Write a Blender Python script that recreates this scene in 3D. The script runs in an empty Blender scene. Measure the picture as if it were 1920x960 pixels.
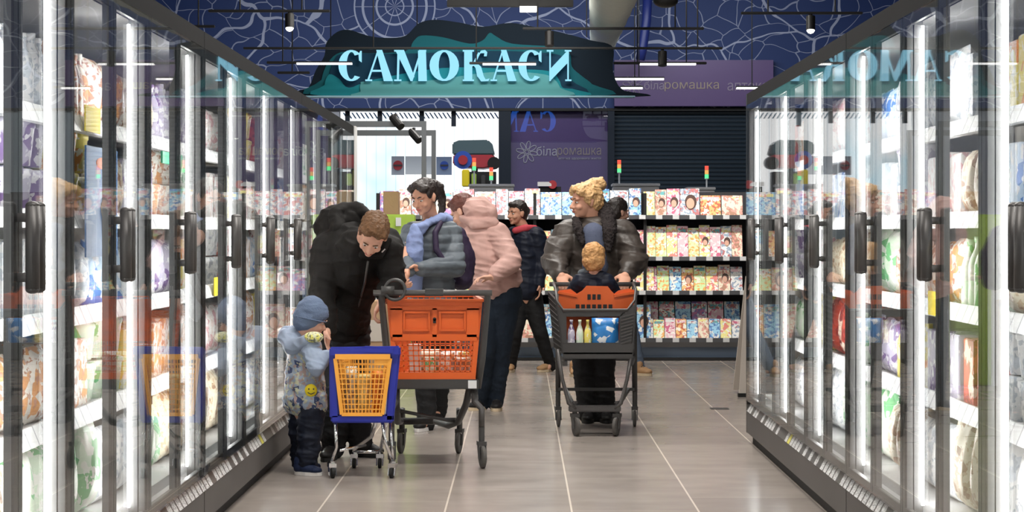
import bpy, bmesh, math, random
from math import sin, cos, pi, radians
from mathutils import Vector, Matrix, noise, Euler

scene = bpy.context.scene
COL = scene.collection
random.seed(7)

# ------------------------------------------------------------------ camera
VX, VY, F = 978.0, 436.0, 3700.0          # vanishing point and focal length in pixels of the 1920x960 frame
cam_d = bpy.data.cameras.new('camera')
cam = bpy.data.objects.new('camera', cam_d)
COL.objects.link(cam)
cam.location = (0, 0, 1.3)
cam.rotation_euler = (pi/2, 0, 0)
cam_d.sensor_width = 36
cam_d.lens = F/1920*36
cam_d.shift_x = -(VX-960)/1920
cam_d.shift_y = -(480-VY)/1920
cam_d.clip_end = 100
scene.camera = cam

# ------------------------------------------------------------------ world, light, exposure
world = bpy.data.worlds.new('world'); scene.world = world; world.use_nodes = True
world.node_tree.nodes['Background'].inputs[0].default_value = (.80, .86, 1, 1)
world.node_tree.nodes['Background'].inputs[1].default_value = .22
scene.view_settings.view_transform = 'Standard'
scene.view_settings.look = 'None'
scene.view_settings.gamma = 1
scene.view_settings.use_curve_mapping = False
scene.view_settings.exposure = 0.15
def area(name, loc, sx, sy, power, color=(1, 1, 1), rot=(0, 0, 0)):
    l = bpy.data.lights.new(name, 'AREA'); l.shape = 'RECTANGLE'; l.size = sx; l.size_y = sy
    l.energy = power; l.color = color
    o = bpy.data.objects.new(name, l); COL.objects.link(o); o.location = loc; o.rotation_euler = rot
    return o
for yy, pw in ((4.5, 110), (9, 150), (12.5, 150), (16, 150), (19, 130)):
    area('ceiling_panel_light', (0, yy, 4.4), 2.2, .5, pw, (1, .96, .90))
area('ceiling_panel_light', (0, 22.5, 4.5), 7, .5, 130, (.9, .95, 1), (radians(38), 0, 0))
area('ceiling_panel_light', (-.8, 26.9, 4.3), 4, .6, 60, (.85, .95, 1))
rl = area('rack_fill_light', (.6, 18.7, 3.4), 4.2, .15, 25, (1, .97, .92), (radians(35), 0, 0)); rl.data.spread = radians(50)  # unseen fill light, added to brighten the magazines
LED_STRENGTH = 50.0
WINDOW_STRENGTH = 1.12
scene.cycles.max_bounces = 10
scene.cycles.transparent_max_bounces = 32
scene.cycles.glossy_bounces = 4
scene.cycles.diffuse_bounces = 3
scene.cycles.caustics_reflective = False
scene.cycles.sample_clamp_indirect = 6

# ------------------------------------------------------------------ helpers
def at(px, py, Y):
    return Vector(((px-VX)*Y/F, Y, 1.3+(VY-py)*Y/F))
def gx(px, Y): return (px-VX)*Y/F
def gz(py, Y): return 1.3+(VY-py)*Y/F

def tag(o, label=None, cat=None, group=None, kind=None):
    if label: o['label'] = label
    if cat: o['category'] = cat
    if group: o['group'] = group
    if kind: o['kind'] = kind
    return o
def empty(name, loc=(0, 0, 0), label=None, cat=None, group=None):
    o = bpy.data.objects.new(name, None); COL.objects.link(o); o.location = loc; o.empty_display_size = .1
    return tag(o, label, cat, group)
def wloc(o):
    v = Vector((0, 0, 0))
    while o is not None:
        v = v + Vector(o.location); o = o.parent
    return v
def kids(o): return [c for c in o.children]
def copy_tree(o, parent=None):
    c = o.copy(); COL.objects.link(c)
    if parent is not None: c.parent = parent
    for ch in list(o.children): copy_tree(ch, c)
    return c

class MB:
    """collects shapes in world coordinates; build() links them as ONE mesh object"""
    def __init__(s): s.v = []; s.f = []
    def add(s, vs, fs):
        n = len(s.v); s.v += [Vector(v) for v in vs]; s.f += [tuple(i+n for i in f) for f in fs]; return s
    def box(s, x0, x1, y0, y1, z0, z1):
        x0, x1 = min(x0, x1), max(x0, x1); y0, y1 = min(y0, y1), max(y0, y1); z0, z1 = min(z0, z1), max(z0, z1)
        return s.add([(x0,y0,z0),(x1,y0,z0),(x1,y1,z0),(x0,y1,z0),(x0,y0,z1),(x1,y0,z1),(x1,y1,z1),(x0,y1,z1)],
                     [(0,3,2,1),(4,5,6,7),(0,1,5,4),(1,2,6,5),(2,3,7,6),(3,0,4,7)])
    def hexa(s, p):   # 8 corner points ordered as in box
        return s.add(p, [(0,3,2,1),(4,5,6,7),(0,1,5,4),(1,2,6,5),(2,3,7,6),(3,0,4,7)])
    def obox(s, c, size, m=None):
        m = m or Matrix.Identity(3); c = Vector(c)
        hx, hy, hz = size[0]/2, size[1]/2, size[2]/2
        pts = [c+m@Vector(q) for q in ((-hx,-hy,-hz),(hx,-hy,-hz),(hx,hy,-hz),(-hx,hy,-hz),(-hx,-hy,hz),(hx,-hy,hz),(hx,hy,hz),(-hx,hy,hz))]
        return s.hexa(pts)
    def bar(s, a, b, w, h=None, up=(0, 0, 1)):
        a, b = Vector(a), Vector(b); d = (b-a); L = d.length; d.normalize()
        u = Vector(up); r = d.cross(u)
        if r.length < 1e-4: r = d.cross(Vector((0, 1, 0)))
        r.normalize(); u = r.cross(d)
        m = Matrix((r, d, u)).transposed()
        return s.obox((a+b)/2, (w, L, h or w), m)
    def tube(s, pts, r, n=10, cap=True):
        pts = [Vector(p) for p in pts]; N = len(pts)
        rs = r if isinstance(r, (list, tuple)) else [r]*N
        base = len(s.v); prev = None
        for i, p in enumerate(pts):
            d = (pts[min(i+1, N-1)]-pts[max(i-1, 0)]).normalized()
            if prev is None:
                u = d.orthogonal().normalized()
            else:
                u = (prev-d*prev.dot(d)).normalized()
            prev = u; w = d.cross(u)
            for k in range(n):
                a = 2*pi*k/n; s.v.append(p+(u*cos(a)+w*sin(a))*rs[i])
        for i in range(N-1):
            for k in range(n):
                k2 = (k+1) % n
                s.f.append((base+i*n+k, base+i*n+k2, base+(i+1)*n+k2, base+(i+1)*n+k))
        if cap:
            s.f.append(tuple(base+k for k in reversed(range(n))))
            s.f.append(tuple(base+(N-1)*n+k for k in range(n)))
        return s
    def ell(s, c, rad, m=None, nu=16, nv=10):
        m = m or Matrix.Identity(3); c = Vector(c); base = len(s.v)
        s.v.append(c+m@Vector((0, 0, -rad[2])))
        for j in range(1, nv):
            t = -pi/2+pi*j/nv
            for i in range(nu):
                a = 2*pi*i/nu
                s.v.append(c+m@Vector((rad[0]*cos(t)*cos(a), rad[1]*cos(t)*sin(a), rad[2]*sin(t))))
        s.v.append(c+m@Vector((0, 0, rad[2]))); top = len(s.v)-1
        for i in range(nu):
            i2 = (i+1) % nu
            s.f.append((base, base+1+i2, base+1+i))
            for j in range(nv-2):
                a = base+1+j*nu
                s.f.append((a+i, a+i2, a+nu+i2, a+nu+i))
            a = base+1+(nv-2)*nu
            s.f.append((a+i, a+i2, top))
        return s
    def cap(s, a, b, ra, rb, n=14):      # closed tapered capsule
        a, b = Vector(a), Vector(b); d = b-a; L = d.length
        if L < 1e-6: return s.ell(a, (ra, ra, ra))
        d.normalize(); pts = []; rs = []
        for k in range(5):
            t = -pi/2+pi/2*k/5*1.0
            pts.append(a+d*ra*sin(t)); rs.append(max(ra*cos(t), ra*.02))
        pts.append(a); rs.append(ra); pts.append(b); rs.append(rb)
        for k in range(1, 6):
            t = pi/2*k/5
            pts.append(b+d*rb*sin(t)); rs.append(max(rb*cos(t), rb*.02))
        # frames stay constant along the straight axis
        u = d.orthogonal().normalized(); w = d.cross(u); base = len(s.v); N = len(pts)
        for p, r in zip(pts, rs):
            for k in range(n):
                an = 2*pi*k/n; s.v.append(p+(u*cos(an)+w*sin(an))*r)
        for i in range(N-1):
            for k in range(n):
                k2 = (k+1) % n
                s.f.append((base+i*n+k, base+i*n+k2, base+(i+1)*n+k2, base+(i+1)*n+k))
        s.f.append(tuple(base+k for k in reversed(range(n))))
        s.f.append(tuple(base+(N-1)*n+k for k in range(n)))
        return s
    def chain(s, pts, rs):
        for i in range(len(pts)-1): s.cap(pts[i], pts[i+1], rs[i], rs[i+1])
        return s
    def prism(s, poly, y0, y1):          # poly of (x, z), extruded along y
        n = len(poly); b = len(s.v)
        s.v += [Vector((x, y0, z)) for x, z in poly]+[Vector((x, y1, z)) for x, z in poly]
        s.f.append(tuple(b+i for i in range(n))); s.f.append(tuple(b+n+i for i in reversed(range(n))))
        for i in range(n):
            j = (i+1) % n; s.f.append((b+i, b+n+i, b+n+j, b+j))
        return s
    def lathe(s, prof, c, n=20, m=None):    # prof of (r, h) about local z
        m = m or Matrix.Identity(3); c = Vector(c); b = len(s.v); N = len(prof)
        for r, h in prof:
            for k in range(n):
                a = 2*pi*k/n; s.v.append(c+m@Vector((r*cos(a), r*sin(a), h)))
        for i in range(N-1):
            for k in range(n):
                k2 = (k+1) % n; s.f.append((b+i*n+k, b+i*n+k2, b+(i+1)*n+k2, b+(i+1)*n+k))
        s.f.append(tuple(b+k for k in reversed(range(n)))); s.f.append(tuple(b+(N-1)*n+k for k in range(n)))
        return s
    def build(s, name, mat, parent=None, smooth=False, bevel=0, fix=False):
        off = wloc(parent) if parent is not None else Vector((0, 0, 0))
        me = bpy.data.meshes.new(name); me.from_pydata([v-off for v in s.v], [], s.f)
        if bevel or fix:
            bm = bmesh.new(); bm.from_mesh(me)
            bmesh.ops.recalc_face_normals(bm, faces=bm.faces)
            if bevel:
                es = [e for e in bm.edges if len(e.link_faces) == 2 and e.calc_face_angle(0) > .6]
                bmesh.ops.bevel(bm, geom=es, offset=bevel, segments=2, affect='EDGES', clamp_overlap=True)
            bm.to_mesh(me); bm.free()
        me.materials.append(mat)
        if smooth: me.polygons.foreach_set('use_smooth', [True]*len(me.polygons))
        o = bpy.data.objects.new(name, me); COL.objects.link(o)
        if parent is not None: o.parent = parent
        return o
    def blob(s, name, mat, parent=None, voxel=.008, sm=4, fn=None):
        """union of all collected closed shapes as one continuous smooth surface"""
        off = wloc(parent) if parent is not None else Vector((0, 0, 0))
        me = bpy.data.meshes.new('tmp'); me.from_pydata(s.v, [], s.f)
        o = bpy.data.objects.new('tmp', me); COL.objects.link(o)
        r = o.modifiers.new('r', 'REMESH'); r.mode = 'VOXEL'; r.voxel_size = voxel
        if sm:
            q = o.modifiers.new('s', 'SMOOTH'); q.iterations = sm; q.factor = .5
        dg = bpy.context.evaluated_depsgraph_get(); dg.update()
        m2 = bpy.data.meshes.new_from_object(o.evaluated_get(dg))
        bpy.data.objects.remove(o); bpy.data.meshes.remove(me)
        m2.name = name
        if fn:
            norms = [v.normal.copy() for v in m2.vertices]
            for v, nn in zip(m2.vertices, norms): v.co = v.co+nn*fn(v.co, nn)
        for v in m2.vertices: v.co -= off
        m2.materials.clear(); m2.materials.append(mat)
        m2.polygons.foreach_set('use_smooth', [True]*len(m2.polygons))
        o = bpy.data.objects.new(name, m2); COL.objects.link(o)
        if parent is not None: o.parent = parent
        return o

# ------------------------------------------------------------------ materials
def nodes_of(m):
    m.use_nodes = True; nt = m.node_tree; return nt, nt.nodes, nt.links, nt.nodes['Principled BSDF']
def mat(name, c, rough=.5, metal=0, emis=None, es=0, bump=0, bscale=60, var=0, vscale=8, coat=0, spec=None):
    m = bpy.data.materials.new(name); nt, N, L, P = nodes_of(m)
    P.inputs['Base Color'].default_value = (*c, 1); P.inputs['Roughness'].default_value = rough
    P.inputs['Metallic'].default_value = metal
    if spec is None: spec = .5 if rough < .5 or metal else .22
    P.inputs['Specular IOR Level'].default_value = spec
    if coat: P.inputs['Coat Weight'].default_value = coat
    if emis: P.inputs['Emission Color'].default_value = (*emis, 1); P.inputs['Emission Strength'].default_value = es
    if bump or var:
        tc = N.new('ShaderNodeTexCoord')
    if var:
        n = N.new('ShaderNodeTexNoise'); n.inputs['Scale'].default_value = vscale; n.inputs['Detail'].default_value = 4
        L.new(tc.outputs['Object'], n.inputs['Vector'])
        r = N.new('ShaderNodeMapRange'); r.inputs['To Min'].default_value = 1-var; r.inputs['To Max'].default_value = 1+var
        L.new(n.outputs['Fac'], r.inputs['Value'])
        h = N.new('ShaderNodeHueSaturation'); h.inputs['Color'].default_value = (*c, 1)
        L.new(r.outputs[0], h.inputs['Value']); L.new(h.outputs[0], P.inputs['Base Color'])
    if bump:
        n = N.new('ShaderNodeTexNoise'); n.inputs['Scale'].default_value = bscale; n.inputs['Detail'].default_value = 5
        L.new(tc.outputs['Object'], n.inputs['Vector'])
        b = N.new('ShaderNodeBump'); b.inputs['Strength'].default_value = bump; b.inputs['Distance'].default_value = .01
        L.new(n.outputs['Fac'], b.inputs['Height']); L.new(b.outputs[0], P.inputs['Normal'])
    return m
def emit(name, c, s):
    m = bpy.data.materials.new(name); m.use_nodes = True; N = m.node_tree.nodes
    N.remove(N['Principled BSDF']); e = N.new('ShaderNodeEmission')
    e.inputs[0].default_value = (*c, 1); e.inputs[1].default_value = s
    m.node_tree.links.new(e.outputs[0], N['Material Output'].inputs[0]); return m
def glass(name, k=1.0, tint=(.97, 1, 1), f0=.04, rough=0.0):
    """clear pane: mirror share grows towards grazing view, the rest passes straight through"""
    m = bpy.data.materials.new(name); m.use_nodes = True; nt = m.node_tree; N = nt.nodes; L = nt.links
    N.remove(N['Principled BSDF'])
    g = N.new('ShaderNodeNewGeometry'); d = N.new('ShaderNodeVectorMath'); d.operation = 'DOT_PRODUCT'
    L.new(g.outputs['Incoming'], d.inputs[0]); L.new(g.outputs['Normal'], d.inputs[1])
    a = N.new('ShaderNodeMath'); a.operation = 'ABSOLUTE'; L.new(d.outputs['Value'], a.inputs[0])
    b = N.new('ShaderNodeMath'); b.operation = 'SUBTRACT'; b.inputs[0].default_value = 1; L.new(a.outputs[0], b.inputs[1])
    p = N.new('ShaderNodeMath'); p.operation = 'POWER'; p.inputs[1].default_value = 5; L.new(b.outputs[0], p.inputs[0])
    q = N.new('ShaderNodeMath'); q.operation = 'MULTIPLY_ADD'; q.inputs[1].default_value = k; q.inputs[2].default_value = f0
    L.new(p.outputs[0], q.inputs[0]); q.use_clamp = True
    t = N.new('ShaderNodeBsdfTransparent'); t.inputs[0].default_value = (*tint, 1)
    gl = N.new('ShaderNodeBsdfGlossy'); gl.inputs['Roughness'].default_value = rough
    mx = N.new('ShaderNodeMixShader'); L.new(q.outputs[0], mx.inputs[0]); L.new(t.outputs[0], mx.inputs[1]); L.new(gl.outputs[0], mx.inputs[2])
    L.new(mx.outputs[0], N['Material Output'].inputs[0]); return m

M = dict(
    black=mat('black_powder_coat', (.016, .0155, .0155), .45, spec=.3, bump=.05),
    matteblack=mat('matte_black_cover', (.012, .012, .013), .9, spec=.1),
    darkgrey=mat('dark_grey_plastic', (.045, .043, .042), .45, bump=.06),
    charcoal=mat('charcoal_metal', (.075, .070, .068), .42, .3, bump=.04),
    kick=mat('grey_plinth', (.10, .092, .088), .5, var=.12, vscale=3),
    white=mat('white_enamel', (.80, .80, .79), .35),
    inner=mat('freezer_liner', (.62, .62, .62), .4),
    alu=mat('brushed_aluminium', (.55, .55, .55), .38, .6),
    chrome=mat('chrome', (.75, .75, .76), .15, 1),
    led=emit('led_white', (1, .985, .96), LED_STRENGTH),
    tracklit=emit('track_light_white', (1, .97, .95), 2.2),
    lampface=emit('lamp_face', (1, .97, .88), 8),
    orange=mat('orange_plastic', (.64, .105, .013), .42, bump=.04),
    yelloworange=mat('yellow_orange_plastic', (.85, .38, .05), .4, bump=.04),
    blueplastic=mat('royal_blue_plastic', (.016, .025, .30), .35, bump=.04),
    rubber=mat('grey_rubber', (.09, .085, .08), .7),
    blackrubber=mat('black_rubber', (.015, .015, .015), .6),
    skin=mat('skin', (.60, .32, .22), .5, bump=.04, bscale=200, var=.06, vscale=25),
    skinpale=mat('pale_skin', (.66, .38, .28), .5, bump=.04, bscale=200, var=.06, vscale=25),
    lip=mat('lip', (.45, .13, .11), .4),
    eyew=mat('eye_white', (.75, .73, .70), .2), iris=mat('iris', (.03, .02, .015), .15),
    brownhair=mat('brown_hair', (.13, .065, .030), .5, bump=.8, bscale=90, var=.5, vscale=45),
    darkhair=mat('dark_brown_hair', (.022, .015, .013), .4, bump=.7, bscale=90, var=.4, vscale=40),
    redhair=mat('auburn_hair', (.11, .028, .018), .45, bump=.7, bscale=90, var=.4, vscale=40),
    blonde=mat('blonde_hair', (.62, .38, .17), .45, bump=.9, bscale=80, var=.5, vscale=40),
    childblond=mat('light_brown_child_hair', (.50, .27, .11), .5, bump=.7, bscale=90, var=.4, vscale=40),
    blackjacket=mat('black_jacket_cloth', (.009, .008, .0075), .75, spec=.16, bump=.7, bscale=14, var=.4, vscale=7),
    blackpants=mat('black_trouser_cloth', (.012, .012, .013), .75, bump=.5, bscale=22),
    greyjacket=mat('grey_quilted_shell', (.105, .122, .140), .5, bump=.4, bscale=22, var=.15),
    bluehoodie=mat('pale_blue_sweat_cloth', (.23, .29, .50), .8, bump=.4, bscale=40),
    pinkjacket=mat('dusty_pink_shell', (.53, .325, .285), .6, bump=.7, bscale=12, var=.08, vscale=6),
    jeans=mat('dark_blue_denim', (.012, .019, .031), .8, bump=.5, bscale=30, var=.4, vscale=9),
    lightjeans=mat('faded_denim', (.14, .19, .27), .8, bump=.5, bscale=30, var=.3, vscale=9),
    navy=mat('navy_shell', (.009, .012, .024), .55, bump=.4, bscale=18, var=.3),
    brownjacket=mat('dark_olive_brown_shell', (.052, .042, .036), .45, spec=.35, bump=.9, bscale=11, var=.2, vscale=7),
    fur=mat('dark_fur_collar', (.030, .024, .024), .9, bump=1, bscale=130, var=.5, vscale=60),
    shirt=mat('slate_blue_knit', (.09, .105, .16), .85, bump=.3, bscale=90),
    beanie=mat('blue_grey_knit', (.13, .175, .27), .85, bump=.5, bscale=150, var=.1),
    red=mat('red_collar_cloth', (.50, .06, .08), .7),
    kidhood=mat('pale_blue_grey_shell', (.29, .35, .46), .6, bump=.4, bscale=30, var=.15),
    purplebag=mat('dark_purple_nylon', (.030, .020, .045), .55, bump=.4, bscale=30),
    shoeblack=mat('black_shoe', (.013, .012, .012), .5), solewhite=mat('white_sole', (.72, .70, .68), .5),
    tan=mat('tan_suede', (.42, .25, .13), .8, bump=.3), solecream=mat('cream_sole', (.6, .48, .33), .6),
    navyshoe=mat('navy_shoe', (.012, .020, .055), .6, bump=.3),
    cardboard=mat('cardboard', (.42, .27, .16), .85, bump=.1, var=.1),
    lime=mat('lime_green_print', (.38, .55, .09), .5), beige=mat('beige_board', (.55, .49, .43), .6),
    purple=mat('purple_fascia', (.145, .088, .235), .35, bump=.02),
    steelframe=mat('grey_painted_frame', (.13, .14, .15), .4, .3),
    postergrey=mat('grey_poster', (.42, .44, .48), .6), red2=mat('red_paint', (.40, .03, .04), .4),
    bluepaint=mat('blue_paint', (.03, .09, .42), .4), yellow=mat('yellow_print', (.85, .66, .03), .5),
    green=emit('green_signal', (.1, .8, .25), 1.6), amber=emit('amber_signal', (1, .50, .15), .9), redled=emit('red_signal', (.9, .12, .08), 1.0),
    whiteplastic=mat('white_plastic', (.7, .71, .72), .4), kioskgrey=mat('light_grey_kiosk', (.68, .68, .68), .5),
    duct=mat('white_wrapped_duct', (.62, .66, .60), .55, bump=.6, bscale=30, var=.12, vscale=12),
    bluepipe=mat('deep_blue_pipe', (.02, .035, .20), .4),
    glass=glass('door_glass', .80, (.985, 1, 1), .03), shopglass=glass('shop_window_glass', .9, (.95, .95, 1), .10),
    screen=mat('dark_screen', (.02, .02, .025), .15),
)

# patterned materials -------------------------------------------------
def print_mat(name, base, cols, scale=14, amt=.5, rough=.4, bandc=None):
    """printed packaging: base colour with blotches of print that differ from pack to pack"""
    m = bpy.data.materials.new(name); nt, N, L, P = nodes_of(m); P.inputs['Roughness'].default_value = rough
    tc = N.new('ShaderNodeTexCoord'); oi = N.new('ShaderNodeObjectInfo')
    mp = N.new('ShaderNodeVectorMath'); mp.operation = 'MULTIPLY_ADD'
    mp.inputs[1].default_value = (1, 1, 1)
    cr = N.new('ShaderNodeCombineXYZ'); mu = N.new('ShaderNodeMath'); mu.operation = 'MULTIPLY'; mu.inputs[1].default_value = 40
    L.new(oi.outputs['Random'], mu.inputs[0]); L.new(mu.outputs[0], cr.inputs[0]); L.new(mu.outputs[0], cr.inputs[2])
    L.new(tc.outputs['Object'], mp.inputs[0]); L.new(cr.outputs[0], mp.inputs[2])
    last = None
    prev = None
    for i, c in enumerate(cols):
        v = N.new('ShaderNodeTexVoronoi' if i % 2 == 0 else 'ShaderNodeTexNoise')
        v.inputs['Scale'].default_value = scale*(1+.6*i)
        L.new(mp.outputs[0], v.inputs['Vector'])
        ramp = N.new('ShaderNodeValToRGB'); ramp.color_ramp.interpolation = 'CONSTANT'
        e = ramp.color_ramp.elements
        if i % 2 == 0:
            src = N.new('ShaderNodeSeparateColor'); L.new(v.outputs['Color'], src.inputs[0]); L.new(src.outputs[i % 3], ramp.inputs[0]); th = 1-amt*.6
        else:
            L.new(v.outputs['Fac'], ramp.inputs[0]); th = .60-amt*.1
        e[0].color = (0, 0, 0, 1); e[1].position = th; e[1].color = (1, 1, 1, 1)
        mx = N.new('ShaderNodeMix'); mx.data_type = 'RGBA'
        if prev is None: mx.inputs[6].default_value = (*base, 1)
        else: L.new(prev, mx.inputs[6])
        mx.inputs[7].default_value = (*c, 1); L.new(ramp.outputs[0], mx.inputs[0]); prev = mx.outputs[2]
    L.new(prev, P.inputs['Base Color'])
    return m

# ------------------------------------------------------------------ setting: floor, ceiling, walls
def math_n(N, L, op, a, b=None, c=None):
    n = N.new('ShaderNodeMath'); n.operation = op
    for i, x in enumerate((a, b, c)):
        if x is None: continue
        if hasattr(x, 'links'): L.new(x, n.inputs[i])
        else: n.inputs[i].default_value = x
    return n.outputs[0]
def mix_n(N, L, fac, a, b):
    n = N.new('ShaderNodeMix'); n.data_type = 'RGBA'
    for k, x in ((0, fac), (6, a), (7, b)):
        if hasattr(x, 'links'): L.new(x, n.inputs[k])
        else: n.inputs[k].default_value = (*x, 1) if isinstance(x, tuple) else x
    return n.outputs[2]

def floor_material():
    m = bpy.data.materials.new('porcelain_floor_tiles'); nt, N, L, P = nodes_of(m)
    g = N.new('ShaderNodeNewGeometry'); sp = N.new('ShaderNodeSeparateXYZ'); L.new(g.outputs['Position'], sp.inputs[0])
    xs = math_n(N, L, 'MULTIPLY_ADD', sp.outputs[0], 1/.592, .950/.592+20)
    col = math_n(N, L, 'FLOOR', xs); fx = math_n(N, L, 'FRACT', xs)
    ys = math_n(N, L, 'MULTIPLY_ADD', sp.outputs[1], 1/1.2, -9.98/1.2+30)
    ys = math_n(N, L, 'MULTIPLY_ADD', col, -.375, math_n(N, L, 'ADD', ys, .375*21))
    fy = math_n(N, L, 'FRACT', ys); row = math_n(N, L, 'FLOOR', ys)
    dx = math_n(N, L, 'ABSOLUTE', math_n(N, L, 'SUBTRACT', math_n(N, L, 'FRACT', math_n(N, L, 'ADD', fx, .5)), .5))
    dy = math_n(N, L, 'ABSOLUTE', math_n(N, L, 'SUBTRACT', math_n(N, L, 'FRACT', math_n(N, L, 'ADD', fy, .5)), .5))
    lx = math_n(N, L, 'LESS_THAN', dx, .0045/.592); ly = math_n(N, L, 'LESS_THAN', dy, .004/1.2)
    cx = N.new('ShaderNodeCombineXYZ'); L.new(col, cx.inputs[0]); L.new(row, cx.inputs[1])
    wn = N.new('ShaderNodeTexWhiteNoise'); L.new(cx.outputs[0], wn.inputs[0])
    mp = N.new('ShaderNodeMapping'); mp.inputs['Scale'].default_value = (.9, 1.4, 1); L.new(g.outputs['Position'], mp.inputs[0])
    n1 = N.new('ShaderNodeTexNoise'); n1.inputs['Scale'].default_value = 3; n1.inputs['Detail'].default_value = 7; L.new(mp.outputs[0], n1.inputs['Vector'])
    v = math_n(N, L, 'MULTIPLY_ADD', n1.outputs['Fac'], .30, .85)
    v = math_n(N, L, 'MULTIPLY', v, math_n(N, L, 'MULTIPLY_ADD', wn.outputs['Value'], .14, .93))
    h = N.new('ShaderNodeHueSaturation'); h.inputs['Color'].default_value = (.30, .262, .234, 1); L.new(v, h.inputs['Value'])
    c = mix_n(N, L, math_n(N, L, 'MULTIPLY', ly, .30), h.outputs[0], (.62, .56, .48))
    c = mix_n(N, L, math_n(N, L, 'MULTIPLY', lx, .85), c, (.70, .62, .53))
    L.new(c, P.inputs['Base Color'])
    r = math_n(N, L, 'MULTIPLY_ADD', n1.outputs['Fac'], .14, .17)
    L.new(r, P.inputs['Roughness'])
    return m
m = MB(); m.box(-9, 9, -1, 30, -.1, 0); tag(m.build('floor', floor_material()), kind='structure')
m = MB(); m.box(-9, 9, -1, 30, 4.7, 4.8); tag(m.build('ceiling', mat('navy_ceiling', (.02, .03, .09), .7)), kind='structure')
wallm = mat('grey_wall', (.30, .31, .34), .8)
m = MB(); m.box(-9.1, -9, -1, 30, 0, 4.7); tag(m.build('wall_left', wallm), kind='structure')
m = MB(); m.box(9, 9.1, -1, 30, 0, 4.7); tag(m.build('wall_right', wallm), kind='structure')
m = MB(); m.box(-9, 9, 30, 30.1, 0, 4.7); tag(m.build('wall_far', wallm), kind='structure')

YW = 26.0
def map_material():
    """blue wall covering printed with the street plan of a city"""
    m = bpy.data.materials.new('street_map_print'); nt, N, L, P = nodes_of(m); P.inputs['Roughness'].default_value = .6
    g = N.new('ShaderNodeNewGeometry'); sp = N.new('ShaderNodeSeparateXYZ'); L.new(g.outputs['Position'], sp.inputs[0])
    cb = N.new('ShaderNodeCombineXYZ'); L.new(sp.outputs[0], cb.inputs[0]); L.new(sp.outputs[2], cb.inputs[1])
    nz = N.new('ShaderNodeTexNoise'); nz.inputs['Scale'].default_value = 1.1; nz.inputs['Detail'].default_value = 2; L.new(cb.outputs[0], nz.inputs['Vector'])
    ad = N.new('ShaderNodeVectorMath'); ad.operation = 'MULTIPLY_ADD'; ad.inputs[1].default_value = (.75, .75, 0)
    L.new(nz.outputs['Color'], ad.inputs[0]); L.new(cb.outputs[0], ad.inputs[2])
    def road(scale, width, rnd=1.0):
        mp = N.new('ShaderNodeMapping'); mp.inputs['Scale'].default_value = (.75, 1.1, 1); L.new(ad.outputs[0], mp.inputs[0])
        v = N.new('ShaderNodeTexVoronoi'); v.feature = 'DISTANCE_TO_EDGE'; v.inputs['Scale'].default_value = scale; v.inputs['Randomness'].default_value = rnd
        v.voronoi_dimensions = '2D'; L.new(mp.outputs[0], v.inputs['Vector'])
        return math_n(N, L, 'LESS_THAN', v.outputs['Distance'], width*scale)
    big = road(1.25, .013); small = road(4.0, .0050, .9)
    # ring roads around a square at the top of the wall
    cx, cz = gx(740, YW), gz(12, YW)
    dx = math_n(N, L, 'SUBTRACT', sp.outputs[0], cx); dz = math_n(N, L, 'SUBTRACT', sp.outputs[2], cz)
    rr = math_n(N, L, 'SQRT', math_n(N, L, 'ADD', math_n(N, L, 'MULTIPLY', dx, dx), math_n(N, L, 'MULTIPLY', dz, dz)))
    ang = math_n(N, L, 'ARCTAN2', dz, dx)
    def ring(r, w): return math_n(N, L, 'LESS_THAN', math_n(N, L, 'ABSOLUTE', math_n(N, L, 'SUBTRACT', rr, r)), w)
    rings = math_n(N, L, 'MAXIMUM', math_n(N, L, 'MAXIMUM', ring(.12, .008), ring(.24, .014)), math_n(N, L, 'MAXIMUM', ring(.42, .016), ring(.53, .010)))
    af = math_n(N, L, 'FRACT', math_n(N, L, 'MULTIPLY', ang, 10/(2*pi)))
    sw = math_n(N, L, 'DIVIDE', .012, math_n(N, L, 'MAXIMUM', rr, .05))
    spoke = math_n(N, L, 'LESS_THAN', af, sw)
    inner = math_n(N, L, 'LESS_THAN', rr, .54)
    rings = math_n(N, L, 'MULTIPLY', math_n(N, L, 'MAXIMUM', rings, spoke), inner)
    net = math_n(N, L, 'MULTIPLY', math_n(N, L, 'MAXIMUM', big, math_n(N, L, 'MULTIPLY', small, .75)), math_n(N, L, 'SUBTRACT', 1, inner))
    fac = math_n(N, L, 'MULTIPLY', math_n(N, L, 'MAXIMUM', net, rings), .92)
    c = mix_n(N, L, fac, (.016, .042, .165), (.46, .50, .66))
    L.new(c, P.inputs['Base Color']); return m
MAP = map_material()
def pw(x0, x1, y0, y1, Y, mb, d=.1):      # box filling the pixel rectangle at depth Y
    return mb.box(gx(x0, Y), gx(x1, Y), Y, Y+d, gz(y1, Y), gz(y0, Y))
# upper wall with the map print and the piers that stand on the floor
m = MB(); m.box(-9, 9, YW, YW+.15, gz(203, YW), 4.7); tag(m.build('wall_back', MAP), kind='structure')
m = MB(); m.box(-9, 9, YW-.03, YW+.18, gz(208, YW), gz(203, YW)); tag(m.build('trim_1', M['black']), kind='structure')
pier = mat('dark_pier', (.018, .026, .040), .5)
m = MB(); m.box(gx(935, YW), gx(958, YW), YW-.02, YW+.3, 0, gz(205, YW)); tag(m.build('trim_2', pier), kind='structure')
m = MB(); m.box(gx(1140, YW), gx(1152, YW), YW-.02, YW+.3, 0, gz(205, YW)); tag(m.build('trim_3', pier), kind='structure')
m = MB(); m.box(gx(300, YW), gx(636, YW), YW, YW+.2, 0, gz(205, YW)); tag(m.build('wall_back_side', mat('pale_side_wall', (.42, .43, .47), .6)), kind='structure')

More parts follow.
